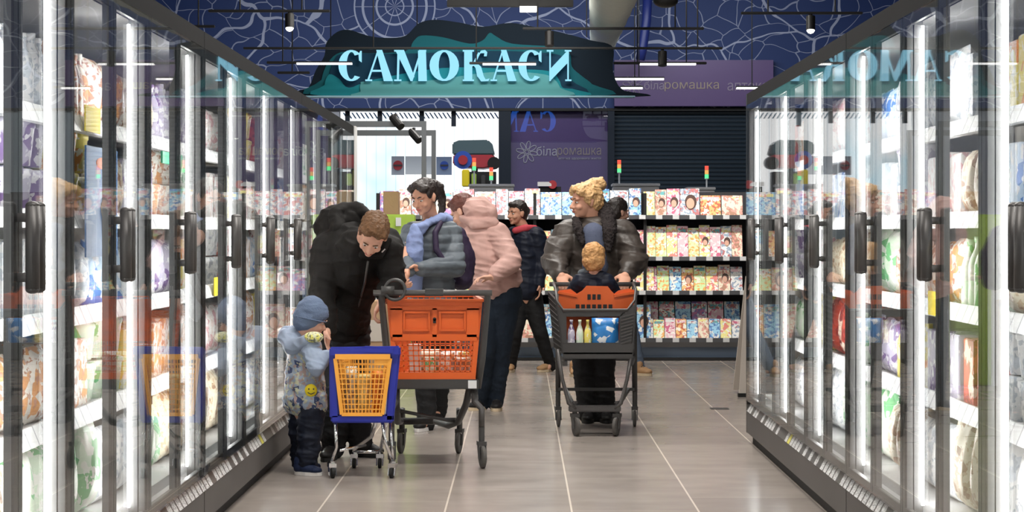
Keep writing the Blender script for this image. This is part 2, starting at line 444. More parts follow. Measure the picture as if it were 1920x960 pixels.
# daylit shop window
def window_material():
    m = bpy.data.materials.new('daylit_translucent_panels'); m.use_nodes = True; N = m.node_tree.nodes; L = m.node_tree.links
    N.remove(N['Principled BSDF']); g = N.new('ShaderNodeNewGeometry'); sp = N.new('ShaderNodeSeparateXYZ'); L.new(g.outputs['Position'], sp.inputs[0])
    f = math_n(N, L, 'FRACT', math_n(N, L, 'MULTIPLY', sp.outputs[0], 1/.135))
    e = math_n(N, L, 'LESS_THAN', f, .10)
    nz = N.new('ShaderNodeTexNoise'); nz.inputs['Scale'].default_value = .9; nz.inputs['Detail'].default_value = 3; L.new(g.outputs['Position'], nz.inputs['Vector'])
    r = N.new('ShaderNodeMapRange'); r.inputs['From Min'].default_value = .38; r.inputs['From Max'].default_value = .58; L.new(nz.outputs['Fac'], r.inputs['Value'])
    c = mix_n(N, L, r.outputs[0], (.55, .86, 1.0), (1, 1, 1))
    c = mix_n(N, L, math_n(N, L, 'MULTIPLY', e, .35), c, (.25, .42, .55))
    em = N.new('ShaderNodeEmission'); em.inputs[1].default_value = WINDOW_STRENGTH; L.new(c, em.inputs[0]); L.new(em.outputs[0], N['Material Output'].inputs[0])
    return m
m = MB(); m.box(gx(580, YW+1.4), gx(950, YW+1.4), YW+1.4, YW+1.5, .2, 3.2); win = tag(m.build('window_1', window_material()), kind='structure')
m = MB()
for px in (650, 711, 790, 850):
    m.box(gx(px, YW)-.03, gx(px, YW)+.03, YW+.1, YW+.16, gz(230 if px != 850 else 236, YW), gz(205, YW))
m.box(gx(636, YW), gx(935, YW), YW+.1, YW+.3, 0, gz(470, YW))
tag(m.build('trim_4', pier), kind='structure')
slat = mat('pale_blue_slat', (.22, .42, .55), .35)
m = MB()
x = gx(636, YW)
while x < gx(930, YW):
    z0, z1 = gz(218, YW), gz(207, YW)
    m.hexa([(x+.05, YW+.5, z0), (x+.07, YW+.5, z0), (x+.07, YW+.55, z0), (x+.05, YW+.55, z0), (x, YW+.5, z1), (x+.02, YW+.5, z1), (x+.02, YW+.55, z1), (x, YW+.55, z1)]); x += .058
tag(m.build('ceiling_grille', slat), 'row of slanted pale blue slats above the bright shop window', 'grille')

# posters on the window
def poster(x0, x1, y0, y1, Y, name, label, base, spot=None, spotc=None, group=None):
    m = MB(); pw(x0, x1, y0, y1, Y, m, .012); o = m.build(name, base)
    tag(o, label, 'poster', group)
    if spot:
        m = MB(); cx, cy, r = spot; m.lathe([(r*Y/F, 0), (r*Y/F, .006)], at(cx, cy, Y-.003), 20, Matrix.Rotation(pi/2, 3, 'X')); m.build('printed_emblem', spotc, o)
        m = MB(); pw(cx-r*.9, cx+r*.9, cy-1.5, cy+1.5, Y-.014, m, .006); m.build('printed_bar', M['darkgrey'], o)
    return o
poster(734, 758, 293, 328, YW+1.385, 'window_poster', 'grey poster with a round dark red emblem taped on the bright window', M['postergrey'], (746, 310, 9), M['red2'])
poster(760, 816, 293, 327, YW+1.385, 'window_poster', 'wide blank white poster between the two darker window posters', M['whiteplastic'])
poster(818, 847, 294, 328, YW+1.385, 'window_poster', 'grey blue poster with a dark blue round emblem on the bright window', mat('blue_grey_poster', (.27, .33, .46), .6), (833, 310, 8), M['bluepaint'])

# toy vehicle on a post, dark goods stand
t = empty('toy_vehicle', at(890, 300, 24.5), 'red toy vehicle with a grey glazed roof displayed high before the bright window', 'toy')
Y = 24.5
m = MB(); m.prism([(gx(a, Y), gz(b, Y)) for a, b in ((849, 308), (850, 290), (925, 290), (932, 300), (930, 312), (905, 316), (865, 314))], Y, Y+.5); m.build('lower_body', M['red2'], t, bevel=.015)
m = MB(); m.prism([(gx(a, Y), gz(b, Y)) for a, b in ((848, 290), (848, 268), (860, 263), (915, 262), (923, 270), (928, 290))], Y, Y+.5); m.build('cabin', mat('dark_glazed_cabin', (.08, .12, .13), .2), t, bevel=.015)
m = MB(); m.tube([at(868, 300, Y-.03), at(868, 300, Y+.02)], 17*Y/F, 20); w = m.build('front_wheel', M['bluepaint'], t)
m = MB(); m.tube([at(868, 300, Y-.06), at(868, 300, Y)], 9*Y/F, 16); m.build('hub', M['red2'], w)
m = MB(); m.tube([at(926, 306, Y-.03), at(926, 306, Y+.3)], 12*Y/F, 16); m.build('rear_wheel', M['black'], t)
m = MB(); m.tube([at(890, 316, Y+.2), at(890, 436+1.3*F/(Y+.2), Y+.2)], .04); m.build('post', M['black'], t)
t = empty('goods_stand', at(893, 436+1.3*F/24.2, 24.2), 'dark upright stand with yellow packs hanging behind the white kiosk', 'stand')
m = MB(); m.box(gx(880, 24.2), gx(930, 24.2), 24.2, 24.5, 0, gz(322, 24.2)); m.build('upright_board', M['black'], t)
for i, (a, b, c, d, mm) in enumerate(((866, 880, 318, 350, 'yellow'), (884, 893, 325, 348, 'lime'), (902, 910, 328, 350, 'darkgrey'))):
    m = MB(); pw(a, b, c, d, 24.1, m, .08); m.build('hanging_pack', M[mm], t, bevel=.01)

# ------------------------------------------------------------------ pharmacy front behind the sign
Y = YW
t = empty('shop_front_panel', at(1049, 360, Y+.12), 'purple shop front wall with a white daisy emblem and shop name', 'shop front')
m = MB(); m.box(gx(958, Y), gx(1140, Y), Y+.16, Y+.25, 0, gz(208, Y)); m.build('panel', M['purple'], t)
m = MB(); m.box(gx(958, Y), gx(1140, Y), Y+.02, Y+.03, 0, gz(208, Y)); m.build('glass_pane', M['shopglass'], t)
def text(name, s, x0, x1, yb, yt, Y, mt, parent, sx=True, ext=.004, mirror=False):
    """lettering fitted into a pixel rectangle at depth Y"""
    cu = bpy.data.curves.new(name, 'FONT'); cu.body = s; cu.extrude = .01
    o = bpy.data.objects.new(name, cu); COL.objects.link(o)
    dg = bpy.context.evaluated_depsgraph_get(); dg.update()
    me = bpy.data.meshes.new_from_object(o.evaluated_get(dg)); bpy.data.objects.remove(o)
    xs = [v.co.x for v in me.vertices]; ys = [v.co.y for v in me.vertices]
    ax, bx_, ay, by = min(xs), max(xs), min(ys), max(ys); off = wloc(parent)
    X0, X1, Z0, Z1 = gx(x0, Y), gx(x1, Y), gz(yb, Y), gz(yt, Y)
    for v in me.vertices:
        u = (v.co.x-ax)/(bx_-ax); w = (v.co.y-ay)/(by-ay)
        if mirror: u = 1-u
        v.co = Vector((X0+(X1-X0)*u, Y-(v.co.z/.01)*ext, Z0+(Z1-Z0)*w))-off
    me.materials.clear(); me.materials.append(mt); me.name = name
    n = bpy.data.objects.new(name, me); COL.objects.link(n); n.parent = parent; return n
def daisy(cx, cy, r, Y, mt, parent, name='daisy_emblem'):
    m = MB(); k = Y/F
    for i in range(8):
        a = 2*pi*i/8+.2; pts = []
        for j in range(15):
            t_ = 2*pi*j/14; d = r*.62+r*.36*cos(t_); e = r*.17*sin(t_)
            pts.append(at(cx+d*cos(a)-e*sin(a), cy+d*sin(a)+e*cos(a), Y))
        m.tube(pts, .9*k, 6, cap=False)
    m.tube([at(cx+r*.18*cos(2*pi*j/10), cy+r*.18*sin(2*pi*j/10), Y) for j in range(11)], .9*k, 6)
    return m.build(name, mt, parent)
lettw = mat('silver_white_letters', (.62, .60, .60), .4); lettg = mat('faint_gold_letters', (.42, .33, .27), .4)
lettm = mat('mauve_grey_letters', (.33, .27, .38), .4)
daisy(988, 285, 21, Y+.15, lettw, t)
text('shop_name', 'біла', 1006, 1044, 292, 274, Y+.15, lettw, t)
text('shop_name', 'ромашка', 1045, 1127, 295, 277, Y+.15, lettg, t)
text('shop_tagline', 'аптека здорового життя', 1047, 1127, 300, 295.5, Y+.15, lettw, t)

t = empty('shop_fascia', at(1300, 200, Y-.1), 'purple fascia with the pharmacy name above the closed roller shutter', 'shop fascia')
m = MB(); m.box(gx(1152, Y-.12), gx(1450, Y-.12), Y-.12, Y-.004, gz(200, Y), gz(114, Y)); m.build('board', M['purple'], t)
daisy(1187, 160, 20, Y-.125, lettm, t)
text('shop_name', 'біла', 1208, 1245, 168, 152, Y-.124, lettm, t)
text('shop_name', 'ромашка', 1246, 1348, 171, 154, Y-.124, lettg, t)
text('shop_name', 'аптека', 1364, 1440, 170, 155, Y-.124, lettm, t)

t = empty('roller_shutter', at(1275, 500, Y), 'closed dark slatted roller shutter of the shop under the purple fascia', 'roller shutter')
m = MB(); z = 0
shut = mat('anthracite_shutter', (.030, .045, .062), .28, .2)
x0, x1 = gx(1152, Y), gx(1420, Y)
prof = []
while z < gz(206, Y):
    for k in range(5):
        prof.append((Y+.10-.016*sin(pi*k/5), z+.055*k/5))
    z += .055
m.v += [Vector((x0, y, zz)) for y, zz in prof]+[Vector((x1, y, zz)) for y, zz in prof]; n = len(prof)
m.f += [(i, n+i, n+i+1, i+1) for i in range(n-1)]
m.build('shutter_curtain', shut, t)
m = MB(); m.box(x0, x1, Y, Y+.14, gz(207, Y), gz(201, Y)); m.build('shutter_box', M['black'], t)
m = MB(); m.box(x1, x1+.1, Y-.02, Y+.15, 0, gz(201, Y)); m.build('guide_rail', M['black'], t)
m = MB(); m.box(gx(1432, Y), 9, Y+.02, Y+.2, 0, gz(203, Y)); tag(m.build('wall_back_end', mat('pale_end_wall', (.55, .62, .66), .5)), kind='structure')

# ------------------------------------------------------------------ САМОКАСИ sign
YS = 20.8
sign = empty('hanging_sign', at(870, 180, YS), 'cloud shaped teal hanging sign with glowing blue self-checkout lettering', 'sign')
def wob(pts, n=4):      # closed Catmull-Rom through pixel points
    out = []; N_ = len(pts)
    for i in range(N_):
        p0, p1, p2, p3 = (Vector(pts[(i+k-1) % N_]) for k in range(4))
        if (p1-p2).length > 300 or (p1.y > 178 and p2.y > 178): out.append(p1); continue
        for j in range(n):
            t_ = j/n
            out.append(.5*((2*p1)+(-p0+p2)*t_+(2*p0-5*p1+4*p2-p3)*t_*t_+(-p0+3*p1-3*p2+p3)*t_**3))
    return [(gx(p.x, YS), gz(p.y, YS)) for p in out]
layers = [
 ('back_board', (.006, .012, .020), 0, .09, [(555,181),(578,165),(592,132),(608,105),(612,80),(632,60),(655,56),(690,67),(725,71),(760,67),(785,44),(815,37),(860,42),(905,50),(955,43),(1000,50),(1060,63),(1110,76),(1140,82),(1151,95),(1149,130),(1158,158),(1170,170),(1178,181)]),
 ('teal_layer', (.008, .085, .105), -.012, .012, [(605,181),(603,150),(615,118),(640,98),(690,100),(760,96),(775,78),(790,67),(830,70),(880,82),(905,76),(918,62),(930,68),(960,82),(1040,88),(1068,100),(1072,125),(1090,142),(1110,158),(1121,181)]),
 ('inner_layer', (.006, .030, .055), -.024, .012, [(640,181),(618,150),(628,112),(650,101),(760,101),(900,96),(1000,98),(1050,104),(1062,122),(1070,150),(1075,181)]),
 ('teal_layer', (.010, .16, .19), -.036, .012, [(616,181),(609,160),(618,140),(636,148),(655,165),(700,150),(830,128),(960,130),(1030,134),(1048,150),(1055,165),(1077,168),(1076,181)]),
 ('light_teal_layer', (.075, .25, .26), -.048, .012, [(686,181),(677,172),(677,158),(690,153),(800,152),(900,138),(960,135),(1020,140),(1040,150),(1050,165),(1053,181)]),
]
for nm, c, dy, th, pts in layers:
    m = MB(); m.prism(wob(pts), YS+dy, YS+dy+th); m.build(nm, mat(nm+'_paint', c, .75, spec=.12), sign, fix=True)
m = MB(); m.box(gx(560, YS), gx(1190, YS), YS-.06, YS+.09, gz(183, YS), gz(180, YS)); m.build('edge_strip', mat('pale_edge', (.22, .38, .46), .4), sign)
# serif letters in a unit box: closed polygons
def serif(x, w, y, h=.05): return [(x-w, y), (x+w, y), (x+w, y+h), (x-w, y+h)]
def ring(rx, ry, tx, ty, a0, a1, cx=.5, n=22):
    o = []; i_ = []
    for k in range(n+1):
        a = radians(a0+(a1-a0)*k/n)
        o.append((cx+rx*cos(a), .5+ry*sin(a))); i_.append((cx+(rx-tx)*cos(a), .5+(ry-ty)*sin(a)))
    return [[o[k], o[k+1], i_[k+1], i_[k]] for k in range(n)]
GL = {
 'С': ring(.5, .5, .31, .06, 48, 312)+[[(.80, .66), (.90, .60), (.90, .97), (.85, .97), (.78, .86)]],
 'О': ring(.5, .5, .31, .06, 0, 360),
 'А': [[(.03, .02), (.10, .02), (.48, .98), (.42, .98)], [(.38, 1), (.60, 1), (1.0, .02), (.66, .02)], [(.22, .30), (.75, .30), (.75, .36), (.22, .36)], serif(.09, .13, 0), serif(.83, .17, 0)],
 'М': [[(.08, .02), (.14, .02), (.17, .98), (.10, .98)], [(.03, 1), (.30, 1), (.62, .14), (.50, 0)], [(.50, 0), (.56, 0), (.86, .98), (.80, .98)], [(.73, .98), (.97, .98), (1.0, .02), (.74, .02)], serif(.11, .11, 0), serif(.87, .13, 0), serif(.13, .13, .95), serif(.87, .11, .95)],
 'К': [[(.09, 0), (.38, 0), (.38, 1), (.09, 1)], serif(.24, .20, 0), serif(.24, .20, .95), [(.34, .46), (.46, .50), (.66, .88), (.60, .93)], [(.60, .86), (.70, .98), (.84, 1), (.92, .93), (.90, .80), (.80, .80), (.82, .90), (.70, .90)], [(.36, .58), (.52, .60), (.70, .46), (.80, .14), (.56, .14), (.50, .42)], [(.56, .16), (.78, .18), (.86, .05), (1.0, .08), (.96, .0), (.70, -.01)]],
 'И': [[(.12, 0), (.18, 0), (.18, 1), (.12, 1)], [(.82, 0), (.88, 0), (.88, 1), (.82, 1)], [(.15, 0), (.17, .40), (.85, 1), (.85, .60)], serif(.15, .13, .95), serif(.85, .13, .95), serif(.86, .12, 0)],
}
WORD = [('С', 636, 684), ('А', 688, 737), ('М', 740, 801), ('О', 806, 861), ('К', 866, 918), ('А', 922, 968), ('С', 972, 1020), ('И', 1024, 1072)]
lett = emit('sign_letter_glow', (.33, .76, .98), 1.0); lettb = emit('sign_back_letter_glow', (.03, .20, .95), 1.6)
def letters(Y, flip, mt):
    for ch, a, b in WORD:
        if flip: a, b = 1710-b, 1710-a
        m = MB(); X0, X1, Z0, Z1 = gx(a, YS), gx(b, YS), gz(153, YS), gz(95, YS)
        for poly in GL[ch]:
            pp = [(X0+(X1-X0)*((1-u) if flip else u), Z0+(Z1-Z0)*w) for u, w in poly]
            m.prism(pp, Y, Y+.02)
        o = m.build('letter', mt, sign, fix=True)
letters(YS-.085, False, lett)
letters(YS+.10, True, lettb)
m = MB()
for px in (782, 1100, 620): m.tube([at(px, 70 if px != 620 else 90, YS+.03), (gx(px, YS), YS+.03, 4.7)], .006, 6)
m.build('hanging_wire', M['black'], sign)

# ------------------------------------------------------------------ overhead tracks, spots, duct
def track(x0, x1, y, Y, label, lit=None, spots=(), rods=(), th=4.5, group=None):
    t = empty('light_track', at((x0+x1)/2, y, Y), label, 'light track', group); k = Y/F
    m = MB(); m.box(gx(x0, Y), gx(x1, Y), Y, Y+.05, gz(y+th/2, Y), gz(y-th/2, Y)); m.build('rail', M['black'], t, bevel=.004)
    if lit:
        m = MB(); m.box(gx(lit[0], Y), gx(lit[1], Y), Y-.004, Y+.045, gz(y+th/2+1.5, Y), gz(y+.5, Y)); m.build('light_bar', M['tracklit'], t)
    for r in rods:
        m = MB(); m.tube([at(r, y-th/2, Y+.025), (gx(r, Y), Y+.025, 4.7)], .007, 6); m.build('hanging_rod', M['black'], t)
    for sx, on in spots:
        m = MB(); m.tube([at(sx, y+2, Y+.02), at(sx, y+9, Y+.02)], .015, 8); m.tube([at(sx, y+7, Y+.02), at(sx, y+33, Y-.01)], 8.5*k, 18)
        s_ = m.build('spot_head', M['black'], t)
        if on:
            m = MB(); m.lathe([(7.2*k, 0), (7.2*k, .012)], at(sx, y+34.5, Y-.012), 18); m.ell(at(sx, y+34, Y-.012), (6.5*k, 6.5*k, 5*k)); m.build('lamp_lens', M['lampface'], s_)
    return t
track(390, 618, 20, 16.5, 'black track with one glowing spot lamp nearest the sign\'s curved left end', spots=[(543, True)], rods=[(450, ), (560, )] and [450, 566])
track(1390, 1618, 24, 16.6, 'black track with one glowing spot lamp above the freezer tops beside the purple fascia', spots=[(1520, True)], rods=[1440, 1566])
track(345, 402, 49, 17.6, 'short black track hanging over the freezer row near the black jacketed man', rods=[372])
track(980, 1320, 53, 17.8, 'long black track crossing the white wrapped duct, with dark spot head', spots=[(1030, False)], rods=[1266, 1008])
track(456, 1355, 90, 19.7, 'very long thin black track running across the cloud shaped sign', spots=[(1242, False)], rods=[1308, 1287, 700], th=4)
track(500, 660, 117, 20.2, 'black track with lit white bar ending on the first letter of the sign', lit=(556, 660), rods=[530])
track(880, 1005, 118, 20.2, 'lit white bar crossing the middle letters of the sign', lit=(905, 1005), rods=[893])
track(520, 580, 136, 20.5, 'short unlit black track beside the left end of the sign, below the lit bar', rods=[548])
track(1150, 1325, 118, 21.3, 'black track with lit bar over the top edge of the purple fascia', lit=(1200, 1305), rods=[1195, 1287])
track(1140, 1246, 146, 23.8, 'lit white bar hanging before the daisy emblem of the purple fascia', lit=(1150, 1245), rods=[1198])
track(1163, 1206, 163, 25.0, 'short lit bar hanging lowest before the daisy emblem of the fascia', lit=(1164, 1205), rods=[1190])
track(1380, 1450, 163, 24.5, 'short lit bar at the outer end of the purple fascia', lit=(1381, 1435), rods=[1410])
track(838, 1075, 6, 16.0, 'thick black track with a bright square floodlight above the sign', rods=[900, 1050], th=13)
Y = 15.9
t = empty('floodlight', at(990, 10, Y), 'bright square white floodlight fixed under the thick black track', 'floodlight')
m = MB(); m.box(gx(974, Y), gx(1008, Y), Y, Y+.12, gz(12, Y), gz(2, Y)); m.build('housing', M['black'], t, bevel=.005)
m = MB(); m.box(gx(975, Y), gx(1006, Y), Y-.01, Y+.11, gz(20, Y), gz(12, Y)); m.build('diffuser', M['lampface'], t)
for px, py in ((1245, 2), (775, 258), (845, 222)):
    pass
t = empty('ceiling_speaker', at(1250, 4, 17.2), 'small dark round speaker hanging beside the white wrapped duct', 'speaker')
m = MB(); m.ell(at(1248, 2, 17.2), (.11, .09, .06)); m.build('shell', M['black'], t, smooth=True)
m = MB(); m.tube([at(1248, -5, 17.2), (gx(1248, 17.2), 17.2, 4.7)], .012); m.build('stem', M['black'], t)
m = MB(); n = 40; pts = []; rs = []
for i in range(n):
    q = i/(n-1); Yd = 13+q*12.4; pts.append((gx(1130, 24)+(.895-gx(1130, 24))*max(-.6, (24-Yd)/4.4)*1.0, Yd, 3.60)); rs.append((.33-.20*q)*(1+.03*sin(i*2.1)))
m.tube(pts, rs, 20); tag(m.build('ventilation_duct', M['duct'], smooth=True), 'white wrapped ventilation duct running over the sign toward the back wall', 'duct')
m = MB(); m.tube([(gx(1217, 25.4), 25.4, 4.7), at(1212, 40, 25.4), at(1205, 90, 25.4), at(1200, 112, 25.4)], .062, 12); tag(m.build('blue_pipe', M['bluepipe'], smooth=True), 'deep blue painted pipe dropping beside the white wrapped duct', 'pipe')

# portal frames and column at the far end of the first freezer run
def portal(xr, yt, Y, xl, label):
    t = empty('portal_frame', (gx(xr, Y), Y, 0), label, 'frame')
    X1, X0, Z = gx(xr, Y), xl, gz(yt, Y)
    m = MB(); m.box(X0, X1, Y, Y+.05, Z-.05, Z); m.build('crossbar', M['steelframe'], t)
    m = MB(); m.box(X1-.04, X1, Y, Y+.05, 0, Z-.05); m.build('post', M['steelframe'], t)
    m = MB(); m.box(X0, X0+.04, Y, Y+.05, 0, Z-.05); m.build('post', M['steelframe'], t)
portal(799, 227, 17.0, -1.62, 'tall dark metal portal frame with the higher crossbar, beyond the freezers')
portal(817, 244, 18.2, -1.75, 'tall dark metal portal frame with the lower crossbar, beyond the freezers')
for (px, py, dx) in ((742, 228, 0), (776, 254, 0)):
    PY = 17.0 if px == 742 else 18.2
    t = empty('pan_camera', at(px, py, PY), 'small dark hanging camera %s' % ('above the upper portal crossbar' if px == 742 else 'under the lower portal crossbar'), 'camera')
    m = MB(); m.tube([at(px-6, py-8, PY+.03), at(px+10, py+10, PY-.06)], .035, 12); m.tube([at(px, py-14, PY+.02), at(px, py, PY)], .015, 8); m.build('housing', M['black'], t)
m = MB(); m.box(gx(640, 16.4), gx(666, 16.4), 16.4, 16.6, 0, gz(236, 16.4)); m.build
o = m.build('white_column', M['white']); tag(o, 'narrow white column at the far end of the freezer run', 'column')

# A-board and floor plate beyond the second freezer run
t = empty('board_stand', (gx(1410, 15.7), 15.7, 0), 'beige folding board standing behind the end of the freezers', 'board')
m = MB(); m.hexa([(1.72, 15.6, .02), (2.3, 15.6, .02), (2.3, 15.63, .02), (1.72, 15.63, .02), (1.80, 15.8, .95), (2.22, 15.8, .95), (2.22, 15.83, .95), (1.80, 15.83, .95)]); m.build('front_leaf', M['beige'], t)
m = MB(); m.hexa([(1.72, 16.05, .02), (2.3, 16.05, .02), (2.3, 16.08, .02), (1.72, 16.08, .02), (1.80, 15.84, .95), (2.22, 15.84, .95), (2.22, 15.87, .95), (1.80, 15.87, .95)]); m.build('rear_leaf', M['beige'], t)
m = MB(); m.box(1.71, 2.31, 15.58, 15.64, 0, .03); m.build('foot', M['black'], t)
m = MB(); m.box(gx(1332, 14.55), gx(1366, 14.55), 14.5, 14.62, 0, .004); tag(m.build('floor_plate', M['charcoal']), 'small dark metal plate set on the grey floor tiles', 'floor plate')

# ------------------------------------------------------------------ freezers
SH = [.31, .68, 1.03, 1.36, 1.69]        # deck and shelves
def rail_material():
    m = bpy.data.materials.new('price_label_strip'); nt, N, L, P = nodes_of(m); P.inputs['Roughness'].default_value = .35
    g = N.new('ShaderNodeNewGeometry'); sp = N.new('ShaderNodeSeparateXYZ'); L.new(g.outputs['Position'], sp.inputs[0])
    q = math_n(N, L, 'MULTIPLY', sp.outputs[1], 1/.095); f = math_n(N, L, 'FRACT', q); c = math_n(N, L, 'FLOOR', q)
    wn = N.new('ShaderNodeTexWhiteNoise'); wn.noise_dimensions = '1D'; L.new(c, wn.inputs['W'])
    on = math_n(N, L, 'MULTIPLY', math_n(N, L, 'LESS_THAN', f, .78), math_n(N, L, 'GREATER_THAN', wn.outputs['Value'], .22))
    ye = math_n(N, L, 'GREATER_THAN', wn.outputs['Value'], .93)
    txt = N.new('ShaderNodeTexNoise'); txt.inputs['Scale'].default_value = 160; L.new(g.outputs['Position'], txt.inputs['Vector'])
    w = mix_n(N, L, math_n(N, L, 'GREATER_THAN', txt.outputs['Fac'], .56), (.8, .8, .8), (.15, .15, .16))
    w = mix_n(N, L, ye, w, (.72, .66, .12))
    L.new(mix_n(N, L, on, (.11, .105, .10), w), P.inputs['Base Color']); return m
RAIL = rail_material()
MULL = mat('grey_mullion', (.13, .13, .13), .5)
INF = mat('inner_door_frame', (.13, .13, .13), .45)
def freezer(s, XF, Y0, Y1, label, end_near=False, end_far=False):
    X = lambda d: s*(XF+d)
    t = empty('freezer_cabinet', (X(.4), (Y0+Y1)/2, 0), label, 'freezer', 'glass door freezers lining the aisle')
    g = .004
    def b(name, mt, d0, d1, ya, yb, z0, z1, par=t, bev=0):
        m = MB(); m.box(X(d0), X(d1), ya, yb, z0, z1); return m.build(name, mt, par, bevel=bev)
    b('plinth', M['blackrubber'], .035, .8, Y0+g, Y1-g, 0, .065)
    b('base_panel', M['kick'], 0, .10, Y0+g, Y1-g, .065, .205, bev=.004)
    m = MB(); m.hexa([(X(-.002), Y0+g, .200), (X(.05), Y0+g, .200), (X(.05), Y1-g, .200), (X(-.002), Y1-g, .200), (X(.022), Y0+g, .245), (X(.05), Y0+g, .245), (X(.05), Y1-g, .245), (X(.022), Y1-g, .245)])
    m.build('price_rail', RAIL, t, fix=True)
    b('sill', M['alu'], .03, .16, Y0+g, Y1-g, .245, .262)
    b('deck', M['inner'], .10, .78, Y0+g, Y1-g, .262, .305)
    b('back_wall', M['inner'], .78, .84, Y0+g, Y1-g, .065, 2.12)
    b('roof', M['matteblack'], .0, .84, Y0+g, Y1-g, 2.12, 2.155)
    b('inner_roof', M['inner'], .10, .78, Y0+g, Y1-g, 2.09, 2.12)
    b('header', M['matteblack'], .0, .10, Y0+g, Y1-g, 2.085, 2.12)
    for z in SH[1:]:
        sh = b('shelf', M['inner'], .19, .78, Y0+g, Y1-g, z-.022, z)
        m = MB(); m.hexa([(X(.155), Y0+g, z-.045), (X(.19), Y0+g, z-.045), (X(.19), Y1-g, z-.045), (X(.155), Y1-g, z-.045), (X(.18), Y0+g, z+.015), (X(.19), Y0+g, z+.015), (X(.19), Y1-g, z+.015), (X(.18), Y1-g, z+.015)])
        m.build('price_strip', STRIP, sh, fix=True)
    nB = int(round((Y1-Y0)/1.24))
    for k in range(nB+1):
        y = Y0+1.24*k
        ml = b('mullion', MULL, .038, .070, max(y-.03, Y0+g), min(y+.03, Y1-g), .262, 2.085)
        for sg in (-1, 1):
            yy = y+sg*.050
            if Y0 < yy < Y1:
                m = MB(); m.tube([(X(.066), yy, .31), (X(.066), yy, 2.05)], .0055, 8); m.build('led_tube', M['led'], ml)
    for k in range(nB*2):
        ya, yb = Y0+.62*k+g, Y0+.62*(k+1)-g
        m = MB()
        for (p, q, z0, z1) in ((ya, ya+.042, .266, 2.082), (yb-.042, yb, .266, 2.082), (ya+.042, yb-.042, .266, .300), (ya+.042, yb-.042, 2.045, 2.082)):
            m.box(X(.002), X(.009), p, q, z0, z1)
        d = m.build('door', M['black'], t)
        m = MB()
        for (p, q, z0, z1) in ((ya, ya+.026, .268, 2.08), (yb-.026, yb, .268, 2.08), (ya+.026, yb-.026, .268, .292), (ya+.026, yb-.026, 2.055, 2.08)):
            m.box(X(.010), X(.034), p, q, z0, z1)
        m.build('inner_frame', INF, d)
        m = MB(); m.box(X(-.006), X(.001), ya, yb, .266, 2.082); m.build('glass_pane', M['glass'], d)
        yh = yb-.030 if k % 2 == 0 else ya+.030
        m = MB(); m.tube([(X(-.045), yh, 1.148), (X(-.045), yh, 1.372)], .019, 12)
        m.ell((X(-.045), yh, 1.148), (.019, .019, .012)); m.ell((X(-.045), yh, 1.372), (.019, .019, .012))
        for zz in (1.18, 1.34): m.box(X(-.045), X(-.006), yh-.010, yh+.010, zz-.012, zz+.012)
        m.build('handle', M['charcoal'], d, smooth=True)
    for fl, ye, sg in ((end_near, Y0, -1), (end_far, Y1, 1)):
        if not fl: continue
        ya, yb = (ye+sg*.002, ye+sg*.045)
        m = MB()
        m.box(X(0), X(.05), ya, yb, .24, 2.155); m.box(X(.12), X(.17), ya, yb, .24, 2.155); m.box(X(.79), X(.84), ya, yb, .24, 2.155)
        m.box(X(.05), X(.79), ya, yb, 2.10, 2.155); m.box(X(.05), X(.79), ya, yb, .24, .30)
        e = m.build('end_frame', M['black'], t)
        m = MB(); m.box(X(.03), X(.81), (ya+yb)/2-.003, (ya+yb)/2+.003, .26, 2.13); m.build('end_glass', M['glass'], e)
        m = MB(); m.box(X(0), X(.84), ya, yb, .065, .24); m.build('end_panel', M['kick'], t)
    return t
def strip_material():
    m = bpy.data.materials.new('shelf_price_strip'); nt, N, L, P = nodes_of(m); P.inputs['Roughness'].default_value = .4
    g = N.new('ShaderNodeNewGeometry'); sp = N.new('ShaderNodeSeparateXYZ'); L.new(g.outputs['Position'], sp.inputs[0])
    f = math_n(N, L, 'FRACT', math_n(N, L, 'MULTIPLY', sp.outputs[1], 1/.11))
    L.new(mix_n(N, L, math_n(N, L, 'LESS_THAN', f, .12), (.80, .80, .80), (.38, .38, .40)), P.inputs['Base Color']); return m
STRIP = strip_material()
XL, XR = 1.35, 1.39
L0, R0 = 4.68, 4.73
nth = ['first', 'second', 'third', 'fourth', 'fifth', 'sixth', 'seventh', 'eighth', 'ninth', 'tenth', 'eleventh', 'twelfth', 'thirteenth', 'fourteenth', 'fifteenth', 'sixteenth', 'seventeenth', 'eighteenth']
freezer(-1, XL, L0, L0+3.72, 'tall black framed glass door freezer at the picture\'s left edge')
freezer(-1, XL, L0+3.72, L0+7.44, 'tall glass door freezer beside the toddler and the small blue shopping cart')
freezer(-1, XL, L0+7.44, L0+11.16, 'tall glass door freezer ending at the narrow white column, behind the bending man', end_far=True)
freezer(1, XR, R0, R0+3.72, 'tall black framed glass door freezer at the picture\'s right edge')
freezer(1, XR, R0+3.72, R0+7.44, 'tall glass door freezer whose glazed end faces the magazine rack', end_far=True)

